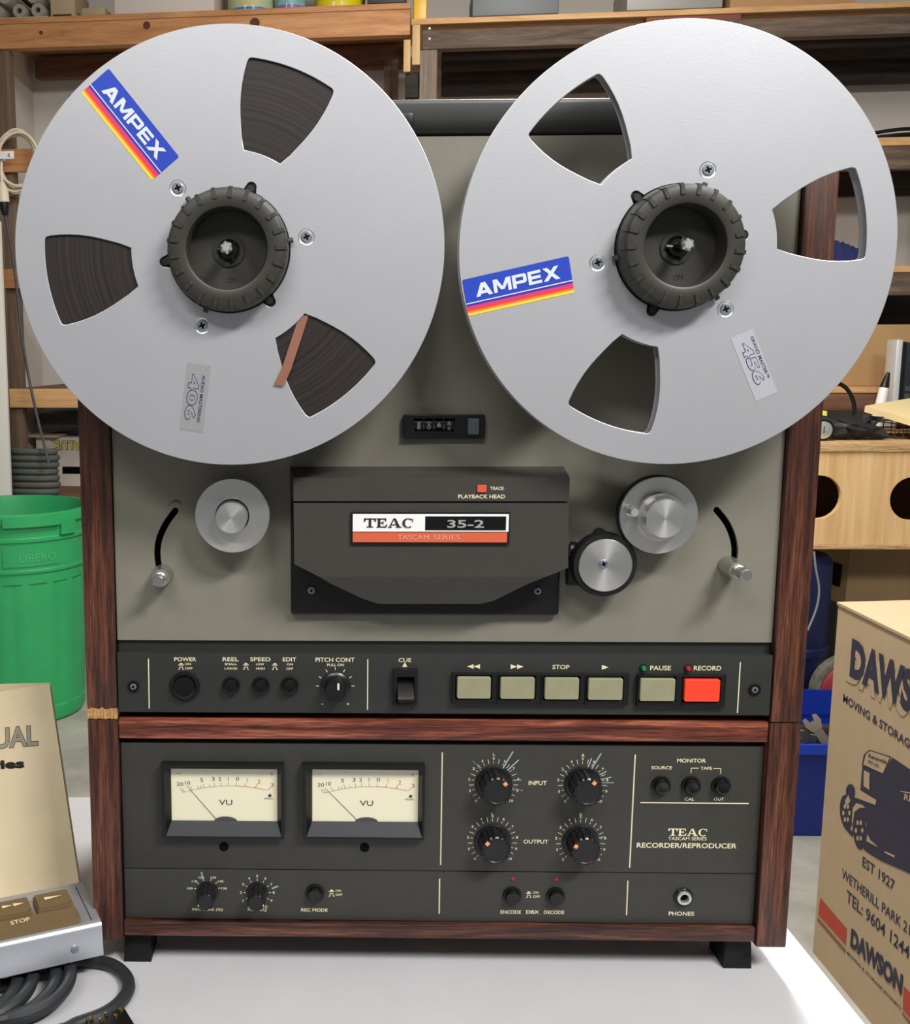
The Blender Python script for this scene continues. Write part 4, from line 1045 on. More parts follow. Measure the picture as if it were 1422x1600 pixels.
MB().tube(smooth([rw(-.10, .04, ZT + rcab + .0005), rw(-.07, .015, ZT + rcab)] + sw + [Vector((-.322, -.100, ZT + rcab)), Vector((-.365, -.108, ZT + rcab)), Vector((-.385, -.080, ZT + rcab)), rw(-.15, .01, ZT + rcab), rw(-.14, .03, ZT + rcab)], 6), rcab * 1.02, 12).build('cable_loop', cabm, rc)

# ------------------------------------------------------------------ instruction booklet standing behind the remote
paperm = mat('cream_card', (230, 212, 176), .7, var=.07, vscale=18, bump=.05)
pagem = mat('page_edges', (222, 212, 186), .8)
B0 = atY(125.2, 1390, .070); B1 = atY(77, 1068, .106); B2 = atY(0, 1076.5, .106)
up_ = (B1 - B0).normalized(); wd = (B1 - B2).normalized(); wd = (wd - up_ * wd.dot(up_)).normalized()
nb_ = wd.cross(up_).normalized()
if nb_.y > 0: nb_ = -nb_
topR = B1; Hb = min((B1.z - ZT - .0008), (B1.z - wd.z * .15 - ZT - .0008)) / up_.z; Wb = .15
bk = thing('booklet', 'cream instruction booklet standing half open behind the remote', 'booklet', (B0.x - .07, .06, ZT))
def bq(u, h, d=0.0): return topR - wd * u - up_ * h - nb_ * d       # u leftwards from the right edge, h down, d backwards
def slab(mb, d0, d1, u0=0.0, u1=Wb, h0=0.0, h1=None):
    h1 = Hb if h1 is None else h1
    V = [bq(u, h, d) for d in (d0, d1) for u, h in ((u1, h1), (u0, h1), (u0, h0), (u1, h0))]
    return mb.add(V, [(0, 1, 2, 3), (7, 6, 5, 4), (0, 4, 5, 1), (1, 5, 6, 2), (2, 6, 7, 3), (3, 7, 4, 0)])
slab(MB(), 0, .0006).build('front_cover', paperm, bk)
slab(MB(), .0007, .0030, .0012, Wb, .0012, Hb - .001).build('pages', pagem, bk)
mb = MB(); V = [bq(Wb, Hb, .004) + Vector((0, .07, 0)), bq(0, Hb, .004), bq(0, 0, .004), bq(Wb, 0, .004) + Vector((0, .07, 0))]
_d = max(0, ZT + .0004 - min(v.z for v in V)); V[0].z += _d; V[1].z += _d
mb.add(V + [v + Vector((0, .0012, 0)) for v in V], [(0, 1, 2, 3), (7, 6, 5, 4), (0, 4, 5, 1), (1, 5, 6, 2), (2, 6, 7, 3), (3, 7, 4, 0)]).build('back_cover', paperm, bk)
def btext(m, s, fit, p_bl, p_br, p_tl, bold, d, w_all=None):
    """text whose last letters sit at the given pixels, the rest runs off to the left"""
    def onb(px, py):
        r = ray(px, py); t = (topR - CAM).dot(nb_) / r.dot(nb_); return CAM + r * t
    a, b, c = onb(*p_bl), onb(*p_br), onb(*p_tl); U = b - a; V_ = c - a
    fv = glyphs(fit, bold)[0]; sv = glyphs(s, bold)[0]
    wf = max(v[0] for v in fv) - min(v[0] for v in fv); ws = max(v[0] for v in sv) - min(v[0] for v in sv)
    O = b - U * (ws / wf) + nb_ * d
    text3(m, s, O, U * (ws / wf), V_, bold)
greyl = mat('letter_grey', (158, 152, 132), .6)
t = MB(); btext(t, 'MANUAL', 'UAL', (-9, 1171.5), (60.5, 1165.5), (-10, 1138), .045, .0003); t.build('title_outline', inkm, bk, smooth=False)
t = MB(); btext(t, 'MANUAL', 'UAL', (-8.2, 1170.6), (59.8, 1164.7), (-9.2, 1138.9), .024, .0004); t.build('title_letters', greyl, bk, smooth=False)
t = MB(); btext(t, 'Series', 'ies', (1, 1202), (38.5, 1200), (0, 1187), .05, .0003); t.build('subtitle', inkm, bk, smooth=False)

# ------------------------------------------------------------------ green bin on the floor
greenp = mat('green_plastic', (44, 158, 94), .42, var=.06, vscale=10)
gc = Vector((-1.072, 2.785, ZF)); zr = -.077 - ZF
bn = thing('rubbish_bin', 'large open green plastic bin with ribbed sides and moulded lettering', 'bin', gc)
def binR(h):
    t = h / zr; return .210 + .026 * t
mb = MB(); n = 72; rows = []
prof = [(0.0, .93, 0), (.006, .985, 0), (.018, 1.0, 0), (.05, 1.0, 0), (.055, 1.0, 1), (.455, 1.0, 1), (.460, 1.0, 0), (.492, 1.0, 0), (.494, 1.022, 0), (.502, 1.024, 0), (.505, 1.012, 0), (.590, 1.012, 0), (.592, 1.035, 0), (.602, 1.037, 0), (.606, 1.02, 0),
        (zr - .035, 1.02, 0), (zr - .033, 1.055, 0), (zr - .012, 1.06, 0), (zr, 1.05, 0), (zr, 1.0, 0), (zr - .03, .985, 0), (.012, .94, 0), (.012, 0, 0)]
V = []; F = []
for h, k_, rib in prof:
    for i in range(n):
        a = 2 * pi * i / n; r = binR(h) * k_
        if rib and (i % 4) in (0, 1): r -= .005
        V.append((gc.x + r * cos(a), gc.y + r * sin(a), gc.z + h))
for k_ in range(len(prof) - 1):
    for i in range(n):
        j = (i + 1) % n; F.append((k_ * n + i, k_ * n + j, (k_ + 1) * n + j, (k_ + 1) * n + i))
mb.add(V, F); mb.build('bin_body', greenp, bn, angle=25)
def onbin(px, h, k_=1.0, out=0.0):
    """angle on the bin under a photo column, at height h"""
    r = binR(h) * k_ + out; d = ray(px, 800); best = None
    for i in range(721):
        a = RAD(-180 + i * .25); P = Vector((gc.x + r * cos(a), gc.y + r * sin(a), 0)); v = P - CAM
        if v.y < 0: continue
        x = CX + FPX * (Vector((P.x, P.y, gc.z + h)) - CAM).dot(RT) / (Vector((P.x, P.y, gc.z + h)) - CAM).dot(FW)
        e = abs(x - px)
        if best is None or e < best[0]: best = (e, a)
    return best[1]
def wrap(name, m, a0, a1, h0, h1, k_, out, parent=bn):
    mb = MB(); st = 10; V = []
    for i in range(st + 1):
        a = a0 + (a1 - a0) * i / st
        for h in (h0, h1):
            for o_ in (out, -.004): r = binR(h) * k_ + o_; V.append((gc.x + r * cos(a), gc.y + r * sin(a), gc.z + h))
    F = []
    for i in range(st):
        b = i * 4; c = b + 4
        F += [(b, c, c + 2, b + 2), (b + 2, c + 2, c + 3, b + 3), (b + 1, c + 1, c, b), (b + 3, c + 3, c + 1, b + 1)]
    F += [(0, 2, 3, 1), (st * 4, st * 4 + 1, st * 4 + 3, st * 4 + 2)]
    return mb.add(V, F).build(name, m, parent)
aL, aR = onbin(4, .55, 1.012), onbin(92, .55, 1.012)
wrap('name_panel', greenp, aL, aR, .516, .580, 1.012, .003)
t = MB(); vs_, fs = glyphs('LIBERO', .0); x0 = min(v[0] for v in vs_); x1 = max(v[0] for v in vs_); y1 = max(v[1] for v in vs_)
b0, b1 = onbin(30, .55, 1.012), onbin(86, .55, 1.012)
t.add([(gc.x + (binR(.55) * 1.012 + .0042) * cos(b0 + (b1 - b0) * (x - x0) / (x1 - x0)), gc.y + (binR(.55) * 1.012 + .0042) * sin(b0 + (b1 - b0) * (x - x0) / (x1 - x0)), gc.z + .530 + .026 * y / y1) for x, y in vs_], fs)
t.build('moulded_letters', mat('green_light', (70, 176, 116), .4), bn, smooth=False)
for px0, px1 in ((4, 92), (-110, -30)):
    wrap('lid_lug', greenp, onbin(px0, zr - .02, 1.05), onbin(px1, zr - .02, 1.05), zr - .038, zr - .006, 1.06, .008)
wrap('lid_catch', greenp, onbin(93, zr - .04, 1.03), onbin(114, zr - .04, 1.03), zr - .072, zr - .03, 1.02, .012)

# ------------------------------------------------------------------ removal cartons
card = mat('carton_kraft', (190, 165, 133), .8, var=.04, vscale=30, bump=.05)
cardd = mat('carton_dull', (150, 124, 88), .85, var=.06, vscale=20)
BXx, BY1, BY0, BZ1 = .885, 1.297, .80, ZF + .698
bx = thing('moving_carton', 'tall printed removal carton on the floor, truck picture on its side', 'carton', (BXx + .22, 1.05, ZF))
mb = MB(); V = [(BXx, BY0, ZF), (BXx + .45, BY0, ZF), (BXx + .45, BY1 + .04, ZF), (BXx, BY1, ZF), (BXx, BY0, BZ1), (BXx + .45, BY0, BZ1), (BXx + .45, BY1 + .04, BZ1), (BXx, BY1, BZ1)]
mb.add(V, [(0, 3, 2, 1), (0, 1, 5, 4), (1, 2, 6, 5), (2, 3, 7, 6), (3, 0, 4, 7)]).build('carton_body', card, bx)
ym = (BY0 + BY1) / 2
MB().add([(BXx - .002, BY0, BZ1), (BXx + .22, BY0, BZ1 + .002), (BXx + .22, BY1 + .02, BZ1 + .002), (BXx - .002, BY1 + .002, BZ1), (BXx - .002, BY0, BZ1 + .005), (BXx + .22, BY0, BZ1 + .007), (BXx + .22, BY1 + .02, BZ1 + .007), (BXx - .002, BY1 + .002, BZ1 + .005)],
         [(4, 5, 6, 7), (0, 4, 7, 3), (0, 1, 5, 4), (2, 3, 7, 6), (1, 2, 6, 5)]).build('flap', card, bx)
MB().box((BXx + .222, BY0, BZ1 + .001), (BXx + .45, BY1 + .03, BZ1 + .006)).build('flap', card, bx)
navyb = mat('box_navy', (48, 46, 66), .75); boxred = mat('box_red', (186, 66, 52), .75)
XP = BXx - .0006
def onx(px, py, d=0.0): q = atX(px, py, XP - d); return Vector((XP - d, q.y, q.z))
def btx(mb, s, bl, br, tl, fit=None, bold=.01, d=0.0):
    a, b, c = onx(*bl, d), onx(*br, d), onx(*tl, d)
    text3(mb, s, a, b - a, Vector((0, 0, (c - a).z)), bold, fit)
t = MB(); btx(t, 'DAWSON', (1327, 1057), (1424, 1117), (1331, 996), 'DAWS', .060); 
t.v = [v + Vector((0, .012, -.012)) for v in t.v]; t.build('logo_shadow_line', navyb, bx, smooth=False)
t = MB(); btx(t, 'DAWSON', (1327, 1057), (1424, 1117), (1331, 996), 'DAWS', .052, .0003); 
t.v = [v + Vector((0, .0118, -.0118)) for v in t.v]; t.build('logo_shadow_fill', card, bx, smooth=False)
t = MB(); btx(t, 'DAWSON', (1327, 1057), (1424, 1117), (1331, 996), 'DAWS', .055, .0006); t.build('logo_letters', navyb, bx, smooth=False)
t = MB(); btx(t, 'MOVING & STORAGE', (1317, 1096), (1421, 1170), (1319, 1084), 'MOVING & STORAG', .016); t.build('strap_line', navyb, bx, smooth=False)
t = MB(); btx(t, 'EST 1927', (1347, 1353), (1397, 1393), (1349, 1338), None, .014); t.build('founding_line', navyb, bx, smooth=False)
t = MB(); btx(t, 'WETHERILL PARK 2164', (1315, 1371), (1421, 1462), (1316, 1356), 'WETHERILL PARK 21', .010); t.build('address_line', navyb, bx, smooth=False)
t = MB(); btx(t, 'TEL: 9604 1244', (1322, 1408), (1420, 1500), (1323, 1389), None, .014); t.build('phone_line', navyb, bx, smooth=False)
t = MB(); btx(t, 'DAWSON', (1328, 1479), (1408.5, 1556), (1329, 1448), None, .055, .0003); t.build('lower_logo', navyb, bx, smooth=False)
t = MB(); btx(t, 'MOVING & STORAGE (SYDNEY)', (1323.5, 1492), (1407, 1580), (1324, 1486), None, .012); t.build('lower_strap_line', navyb, bx, smooth=False)
def band(mb, pts, d=0.0): mb.add([onx(*q, d) for q in pts], [tuple(range(len(pts)))])
t = MB(); band(t, [(1281.5, 1403), (1278.5, 1429), (1321.5, 1477), (1323, 1451.5)]); t.build('red_band', boxred, bx, smooth=False); t = MB(); band(t, [(1412, 1541), (1410.5, 1577), (1470, 1650), (1470, 1600)]); t.build('red_band', boxred, bx, smooth=False)
rulem = mat('rule_brown', (140, 92, 74), .8); t = MB(); band(t, [(1277.5, 1433), (1277, 1438.5), (1321, 1490), (1321.5, 1484)]); t.build('brown_rule', rulem, bx, smooth=False); t = MB(); band(t, [(1410, 1581), (1410, 1586), (1470, 1664), (1470, 1658)]); t.build('brown_rule', rulem, bx, smooth=False)
# truck picture, as flat print
Q = lambda x, y: (1260 + x / 6.40, 1150 + y / 6.40)
t = MB(); _n = [0]
def tp(pts, d=.0): _n[0] += 1; band(t, [Q(*p) for p in pts], d + 2e-5 * _n[0])
tp([(560, 290), (780, 375), (860, 215), (1060, 350), (1060, 900), (700, 900), (640, 700), (540, 540)][::-1])
tp([(600, 600), (1060, 700), (1060, 1390), (980, 1350), (740, 1245), (620, 1170), (570, 1130), (600, 900)][::-1])
def ell(cx_, cy_, rx, ry, d=0.0, sk=.0, n=22): tp([(cx_ + rx * cos(2 * pi * i / n), cy_ + ry * sin(2 * pi * i / n) + sk * rx * cos(2 * pi * i / n)) for i in range(n)], d)
ell(530, 930, 68, 205, 0, .5); ell(400, 760, 66, 170, 0, .5); ell(440, 560, 46, 80)
tp([(400, 600), (500, 620), (720, 700), (720, 900), (430, 800)][::-1]); tp([(380, 880), (470, 960), (460, 1010), (375, 910)][::-1])
tp([(575, 185), (630, 138), (850, 208), (815, 292), (772, 390), (555, 290)][::-1])
t.build('truck_picture', navyb, bx, smooth=False)
t = MB(); tp = lambda pts, d=.0004: band(t, [Q(*p) for p in pts], d)
tp([(595, 185), (635, 150), (835, 215), (800, 290), (765, 375), (570, 285)][::-1]); tp([(575, 340), (632, 370), (628, 540), (572, 500)][::-1])
tp([(485, 510), (700, 640), (690, 690), (500, 620)][::-1]); tp([(465, 720), (500, 670), (560, 690), (590, 720), (540, 715), (480, 760), (462, 900), (455, 850)][::-1])
tp([(610, 980), (640, 1040), (720, 1110), (690, 1100), (600, 1050)][::-1]); tp([(785, 1150), (885, 1195), (880, 1218), (780, 1165)][::-1]); tp([(385, 650), (420, 590), (440, 650), (400, 710)][::-1]); tp([(940, 548), (1060, 570), (1060, 582), (945, 558)][::-1])
for a_ in range(6):
    aa = a_ * pi / 3; ell_ = lambda cx_, cy_: tp([(cx_ + 12 * cos(2 * pi * i / 8), cy_ + 26 * sin(2 * pi * i / 8)) for i in range(8)][::-1])
    ell_(528 + 32 * cos(aa), 945 + 90 * sin(aa)); ell_(400 + 30 * cos(aa), 770 + 75 * sin(aa))
t.build('truck_picture_light', card, bx, smooth=False)
t = MB(); a, b, c = onx(*Q(620, 215), .0008), onx(*Q(800, 280), .0008), onx(*Q(622, 175), .0008); text3(t, 'Removals', a, b - a, Vector((0, 0, c.z - a.z)), .02)
a, b, c = onx(*Q(618, 270), .0008), onx(*Q(720, 318), .0008), onx(*Q(620, 240), .0008); text3(t, 'PTY LTD', a, b - a, Vector((0, 0, c.z - a.z)), .02); t.build('truck_sign', navyb, bx, smooth=False)
t = MB(); a, b, c = onx(*Q(975, 640), .0008), onx(*Q(1062, 665), .0008), onx(*Q(978, 575), .0008); text3(t, 'REMOVALS', a, (b - a), Vector((0, 0, c.z - a.z)), .02, 'RE'); t.build('truck_lettering', card, bx, smooth=False)

# ------------------------------------------------------------------ plywood bench with hand holes, right of the recorder
ply = woodmat('plywood', (196, 152, 96), (214, 176, 124), (226, 194, 146), 'Z', .35, .6, fine=.15)
plyedge = woodmat('plywood_edge', (150, 112, 70), (198, 160, 110), (222, 190, 142), 'X', 3.0, .7)
YB = 2.32
bz0 = atY(1340, 858, YB).z; bz1 = atY(1340, 706, YB).z; bzt = atY(1340, 690.5, YB).z
bx0_ = .72; bx1_ = 2.3
bh = thing('plywood_bench', 'pale plywood bench with round-ended hand holes along its front', 'bench', (1.4, YB, ZF))
def slot(cx_, cz_, w, h):
    r = h / 2; return [(cx_ + w / 2 - r + r * cos(RAD(-90 + 15 * i)), cz_ + r * sin(RAD(-90 + 15 * i))) for i in range(13)] + [(cx_ - w / 2 + r + r * cos(RAD(90 + 15 * i)), cz_ + r * sin(RAD(90 + 15 * i))) for i in range(13)]
hx = atY(1314.5, 778, YB).x; hz_ = atY(1300, 777, YB).z; hh = (atY(1300, 743.5, YB) - atY(1300, 811, YB)).length; hx2 = atY(1390.5, 783, YB).x
hw = .30
plate(MB(), [[(bx0_, bz0 + .012), (bx1_, bz0 + .012), (bx1_, bz1), (bx0_, bz1)], slot(hx - hw / 2, hz_, hw, hh)[::-1], slot(hx2 + hw / 2, hz_ - .004, hw, hh)[::-1]], YB, .017, .001).build('front_panel', ply, bh)
MB().bbox((bx0_ - .01, YB - .006, bz1 + .0003), (bx1_, YB + .56, bzt), .001).build('bench_top', plyedge, bh)
MB().bbox((bx0_, YB - .004, bz0), (bx1_, YB + .56, bz0 + .0117), .001).build('bottom_board', plyedge, bh)
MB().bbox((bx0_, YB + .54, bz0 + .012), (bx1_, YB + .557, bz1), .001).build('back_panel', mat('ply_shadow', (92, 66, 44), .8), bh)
for x in (bx0_ + .005, 2.22): 
    for y in (YB + .02, YB + .42): MB().bbox((x, y, ZF), (x + .07, y + .06, bz0), .002).build('leg', ply, bh)
# on the bench: tool pouch, padlock, board, wire tray, laptop, cup, cord
ZBn = bzt
def bw(px, py, dY): return atY(px, py, YB + dY)
blackcl = mat('black_webbing', (30, 31, 34), .6, var=.3, vscale=40)
tp_ = thing('tool_pouch', 'crumpled black webbing tool pouch lying on the plywood bench', 'pouch', (1.25, YB + .08, ZBn))
random.seed(5)
def crumple(nm, outline, y0, y1):
    """folded cloth lump: faceted front and back around a photo outline, resting on the bench"""
    f = [atY(x, y, YB + y0) for x, y in outline]; n = len(f)
    for q in f: q.z = max(q.z, ZBn + .0008); q.y += random.uniform(-.012, .012)
    c = sum(f, Vector()) / n
    g = [Vector((c.x + (q.x - c.x) * .8, YB + y1 + random.uniform(-.01, .01), max(ZBn + .0008, c.z + (q.z - c.z) * .75))) for q in f]
    mid = [Vector((c.x + (q.x - c.x) * .45, YB + y0 - .018 + random.uniform(-.012, .012), max(ZBn + .001, c.z + (q.z - c.z) * .4 + random.uniform(0, .008)))) for q in f]
    mb = MB(); mb.add(f + g + mid, [(i, i + n, (i + 1) % n + n, (i + 1) % n) for i in range(n)] + [(i + 2 * n, i, (i + 1) % n, (i + 1) % n + 2 * n) for i in range(n)] + [tuple(range(2 * n, 3 * n)), tuple(range(2 * n - 1, n - 1, -1))])
    return mb.build(nm, blackcl, tp_, smooth=False)
crumple('pouch_body', [(1296, 683), (1316, 689), (1330, 684), (1340, 690), (1356, 683), (1374, 689), (1391, 684), (1378, 668), (1366, 663), (1344, 660), (1326, 654), (1303, 652), (1280, 648), (1290, 664)], .06, .13)
crumple('pouch_flap', [(1334, 668), (1356, 672), (1372, 664), (1379, 651), (1366, 650), (1351, 646), (1344, 656)], .10, .16)
yellowp = mat('yellow_plastic', (232, 220, 96), .5)
a = bw(1268, 658, .12); b = bw(1300, 646, .12)
sw_ = thing('spirit_level', 'yellow plastic tool lying behind the black pouch on the bench', 'tool', (a.x, YB + .12, ZBn))
MB().bbox((a.x - .02, YB + .17, ZBn + .001), (b.x + .01, YB + .195, ZBn + .075), .004).build('tool_body', yellowp, sw_)
MB().bbox((a.x - .01, YB + .165, ZBn + .03), (a.x + .045, YB + .1697, ZBn + .062), .002).build('tool_cover', mat('lime', (214, 216, 130), .5), sw_)
pk = thing('padlock', 'round steel faced lock lying by the black pouch', 'lock', (bw(1287, 675, .03).x, YB + .03, ZBn))
c = bw(1287, 675, .03); rlk = max(.013, c.z - ZBn - .001)
MB().lathe([(0, -.012), (rlk * 1.25, -.012), (rlk * 1.25, 0), (rlk, .0002)], 28, (c.x, YB + .03, ZBn + rlk * 1.26)).build('lock_body', blackm, pk)
MB().lathe([(rlk, 0), (rlk * .8, .002), (0, .002)], 28, (c.x, YB + .03, ZBn + rlk * 1.26)).build('lock_face', steel, pk)
MB().box((c.x - .0012, YB + .0278, ZBn + rlk * .9), (c.x + .0012, YB + .0285, ZBn + rlk * 1.7)).build('keyway', voidm, pk)
# tan offcut behind the pouch
mb = MB(); oc = MB().bbox((1.06, YB + .20, ZBn + .0005), (1.42, YB + .34, ZBn + .018), .003).build('wood_offcut', mat('offcut_orange', (206, 148, 96), .7, var=.1), None)
tag(oc, 'flat orange brown timber offcut lying behind the black pouch', 'timber')
cb = MB(); P0, P1, P3 = bw(1352, 634, .20), bw(1440, 660, .0), bw(1440, 619, .36); P2 = P1 + P3 - P0
V = [P0, P1, P2, P3]; z0_ = P0.z; nd = (P1 - P0).cross(P3 - P0).normalized() * .018
cb.add([v - nd for v in V] + V, [(3, 2, 1, 0), (4, 5, 6, 7)] + [(i, (i + 1) % 4, (i + 1) % 4 + 4, i + 4) for i in range(4)])
tag(cb.build('cream_board', mat('cream_board', (240, 218, 164), .5)), 'thick cream coloured board resting on a wire tray on the bench', 'board')
wt = thing('wire_tray', 'rusty wire tray under the cream board on the bench', 'tray', (V[0].x + .15, YB + .12, ZBn))
wirem = mat('rusty_wire', (96, 74, 56), .5, metal=.6)
wx0, wx1 = V[0].x + .035, V[0].x + .36
mb = MB()
for zz in (ZBn + .003, (ZBn + z0_ - .042) / 2, z0_ - .0445): mb.tube([(wx0, YB + .09, zz), (wx1, YB + .09, zz), (wx1, YB + .25, zz), (wx0, YB + .25, zz)], .0022, 6, closed=True)
mb.build('tray_rail', wirem, wt)
mb = MB()
for i in range(15):
    x = wx0 + (wx1 - wx0) * i / 14; mb.tube([(x, YB + .09, z0_ - .0445), (x, YB + .09, ZBn + .003), (x, YB + .25, ZBn + .003), (x, YB + .25, z0_ - .0445)], .0016, 5)
mb.build('tray_wire', wirem, wt)
lt = thing('laptop', 'half open laptop with silver edge and dark screen behind the cream board', 'laptop', (bw(1405, 640, .50).x, YB + .50, ZBn))
a = bw(1394, 632, .48); zt1 = bw(1404, 530, .48).z
MB().bbox((a.x, YB + .48, ZBn), (a.x + .020, YB + .545, zt1), .006).build('lid_edge', mat('silver_plastic', (214, 218, 220), .35, metal=.3), lt)
MB().bbox((a.x + .0202, YB + .485, ZBn), (a.x + .034, YB + .540, zt1 - .008), .002).build('screen_bezel', blackm, lt)
mb = MB(); random.seed(3)
MB().bbox((a.x + .0342, YB + .49, ZBn), (a.x + .12, YB + .535, zt1 - .01), .003).build('screen', mat('dark_screen', (36, 40, 46), .3, var=.6, vscale=90), lt)
for i in range(3):
    for j in range(5): MB().bbox((a.x + .040 + .022 * i, YB + .486, ZBn + .03 + .022 * j), (a.x + .056 + .022 * i, YB + .4898, ZBn + .046 + .022 * j), .002).build('screen_key', mat('key_slate', (66, 74, 82), .4), lt)
cu_ = thing('paint_brush', 'white and black handled brush leaning beside the laptop', 'brush', (bw(1375, 632, .36).x, YB + .36, ZBn))
a = bw(1371, 632, .36); b = bw(1383, 606, .36); c = bw(1391, 582, .36)
MB().tube([(a.x, YB + .36, ZBn), (b.x, YB + .365, b.z)], [.020, .014], 14).build('brush_head', whitep, cu_)
MB().tube([(b.x, YB + .365, b.z + .0003), (c.x, YB + .37, c.z)], [.014, .005], 12).build('brush_handle', blackm, cu_)
pts = [bw(1302, 598, .4), bw(1318, 603, .4), bw(1329, 616, .4), bw(1335, 636, .4), bw(1336, 660, .4)]
pts[-1].z = ZBn + .005
cdm = MB().tube(smooth([bw(1285, 606, .4)] + pts + [Vector((pts[-1].x + .02, YB + .41, ZBn + .0055))], 5), .0065, 8).build('power_cord', rubber, None)
tag(cdm, 'black cord arching down onto the bench behind the pouch', 'cord')

# under and beside the bench
c2_ = thing('carton', 'plain brown carton standing under the plywood bench', 'carton', (1.6, YB + .2, ZF))
xa = atY(1305, 900, YB + .25).x; zb_ = atY(1325, 946, YB + .25).z
stand = tag(MB().bbox((xa + .02, YB + .27, ZF), (xa + .6, YB + .58, zb_ - .001), .004).build('storage_crate', mat('crate_dark', (46, 44, 42), .8)), 'dark crate on the floor supporting the plain brown carton', 'crate')
V = [(xa + .035, YB + .25, zb_), (xa + .62, YB + .25, zb_), (xa + .62, YB + .58, zb_), (xa - .0, YB + .50, zb_)]
V2 = [(xa + .04, YB + .25, bz0 - .003), (xa + .62, YB + .25, bz0 - .003), (xa + .62, YB + .58, bz0 - .003), (xa - .005, YB + .50, bz0 - .003)]
MB().add(V + V2, [(3, 2, 1, 0), (4, 5, 6, 7)] + [(i, (i + 1) % 4, (i + 1) % 4 + 4, i + 4) for i in range(4)]).build('carton_body', cardd, c2_)
MB().add([(xa + .030, YB + .280, zb_ + .05), (xa + .023, YB + .330, zb_ + .05), (xa + .022, YB + .330, zb_ + .12), (xa + .030, YB + .280, zb_ + .12)], [(3, 2, 1, 0)]).build('hand_hole', voidm, c2_)
bluep = mat('blue_plastic', (18, 44, 140), .4); bluedk = mat('blue_drum', (13, 25, 70), .5)
dx_ = atY(1284, 900, YB + .115)
dr = thing('blue_drum', 'dark blue plastic drum standing under the bench', 'drum', (dx_.x - .085, YB + .115, ZF))
MB().lathe([(0, 0), (.10, 0), (.105, .01), (.105, .57), (.09, .590), (0, .595)], 40, (dx_.x - .085, YB + .115, ZF), 'Z').build('drum_body', bluedk, dr)
MB().lathe([(.106, .30), (.111, .305), (.111, .325), (.106, .33)], 40, (dx_.x - .085, YB + .115, ZF), 'Z').build('drum_hoop', bluedk, dr)
q = [atY(x, y, YB - .03) for x, y in ((1272, 862), (1275, 890), (1280, 920), (1276, 950), (1262, 985))]
tag(MB().tube(smooth(q, 5), .003, 6).build('hanging_cord', mat('grey_cord', (128, 130, 132), .6)), 'thin grey cord hanging in front of the blue drum', 'cord')
# blue tub of tools on the floor
TY0 = 1.82; tz1 = atY(1265, 1163, TY0).z; tz0 = ZF
tub = thing('tool_tub', 'bright blue open plastic tub of spanners on the floor', 'tub', (1.05, TY0 + .15, ZF))
tx0_, tx1_ = .78, atY(1310, 1240, TY0).x + .34; ty1 = TY0 + .38
o_ = [(tx0_, TY0), (tx1_, TY0), (tx1_, ty1), (tx0_, ty1)]
def taper(k, z): 
    mx, my = (tx0_ + tx1_) / 2, (TY0 + ty1) / 2; return [(mx + (x - mx) * k, my + (y - my) * k, z) for x, y in o_]
V = taper(.94, tz0) + taper(1, tz1) + taper(.97, tz1) + taper(.92, tz0 + .012)
F = [(3, 2, 1, 0)] + [(i, (i + 1) % 4, (i + 1) % 4 + 4, i + 4) for i in range(4)] + [(i + 4, (i + 1) % 4 + 4, (i + 1) % 4 + 8, i + 8) for i in range(4)] + [(i + 8, (i + 1) % 4 + 8, (i + 1) % 4 + 12, i + 12) for i in range(4)] + [(12, 13, 14, 15)]
MB().add(V, F).build('tub_body', bluep, tub)
V = taper(1.0, tz1 - .026) + taper(1.03, tz1 - .024) + taper(1.03, tz1) + taper(.999, tz1)
MB().add(V, [(i + 4 * k_, (i + 1) % 4 + 4 * k_, (i + 1) % 4 + 4 * k_ + 4, i + 4 * k_ + 4) for k_ in range(3) for i in range(4)]).build('tub_rim', mat('blue_rim', (30, 74, 200), .35), tub)
MB().box((tx0_ + .02, ty1 - .012, tz1 - .05), (tx1_ - .02, ty1 - .004, tz1 + .02)).build('tub_back_rim', bluep, tub)
darkjunk = mat('dark_tools', (50, 46, 42), .6, var=.4, vscale=30); spanm = mat('spanner_steel', (176, 172, 160), .35, metal=.7)
random.seed(11)
for i in range(6):
    x = 1.11 + .12 * (i % 2); y = TY0 + .10 + .085 * (i // 2); a = random.uniform(-.4, .4)
    M_ = Matrix.Translation((x, y, tz1 - .075)) @ Matrix.Rotation(a, 4, 'Z') @ Matrix.Rotation(random.uniform(-.3, .3), 4, 'Y')
    ob = MB().bbox((-.045, -.012, 0), (.045, .012, .03), .004, M_).build('hand_tool', darkjunk)
    tag(ob, 'dark metal tool lying in the blue tub', 'tool', 'dark tools in the blue tub')
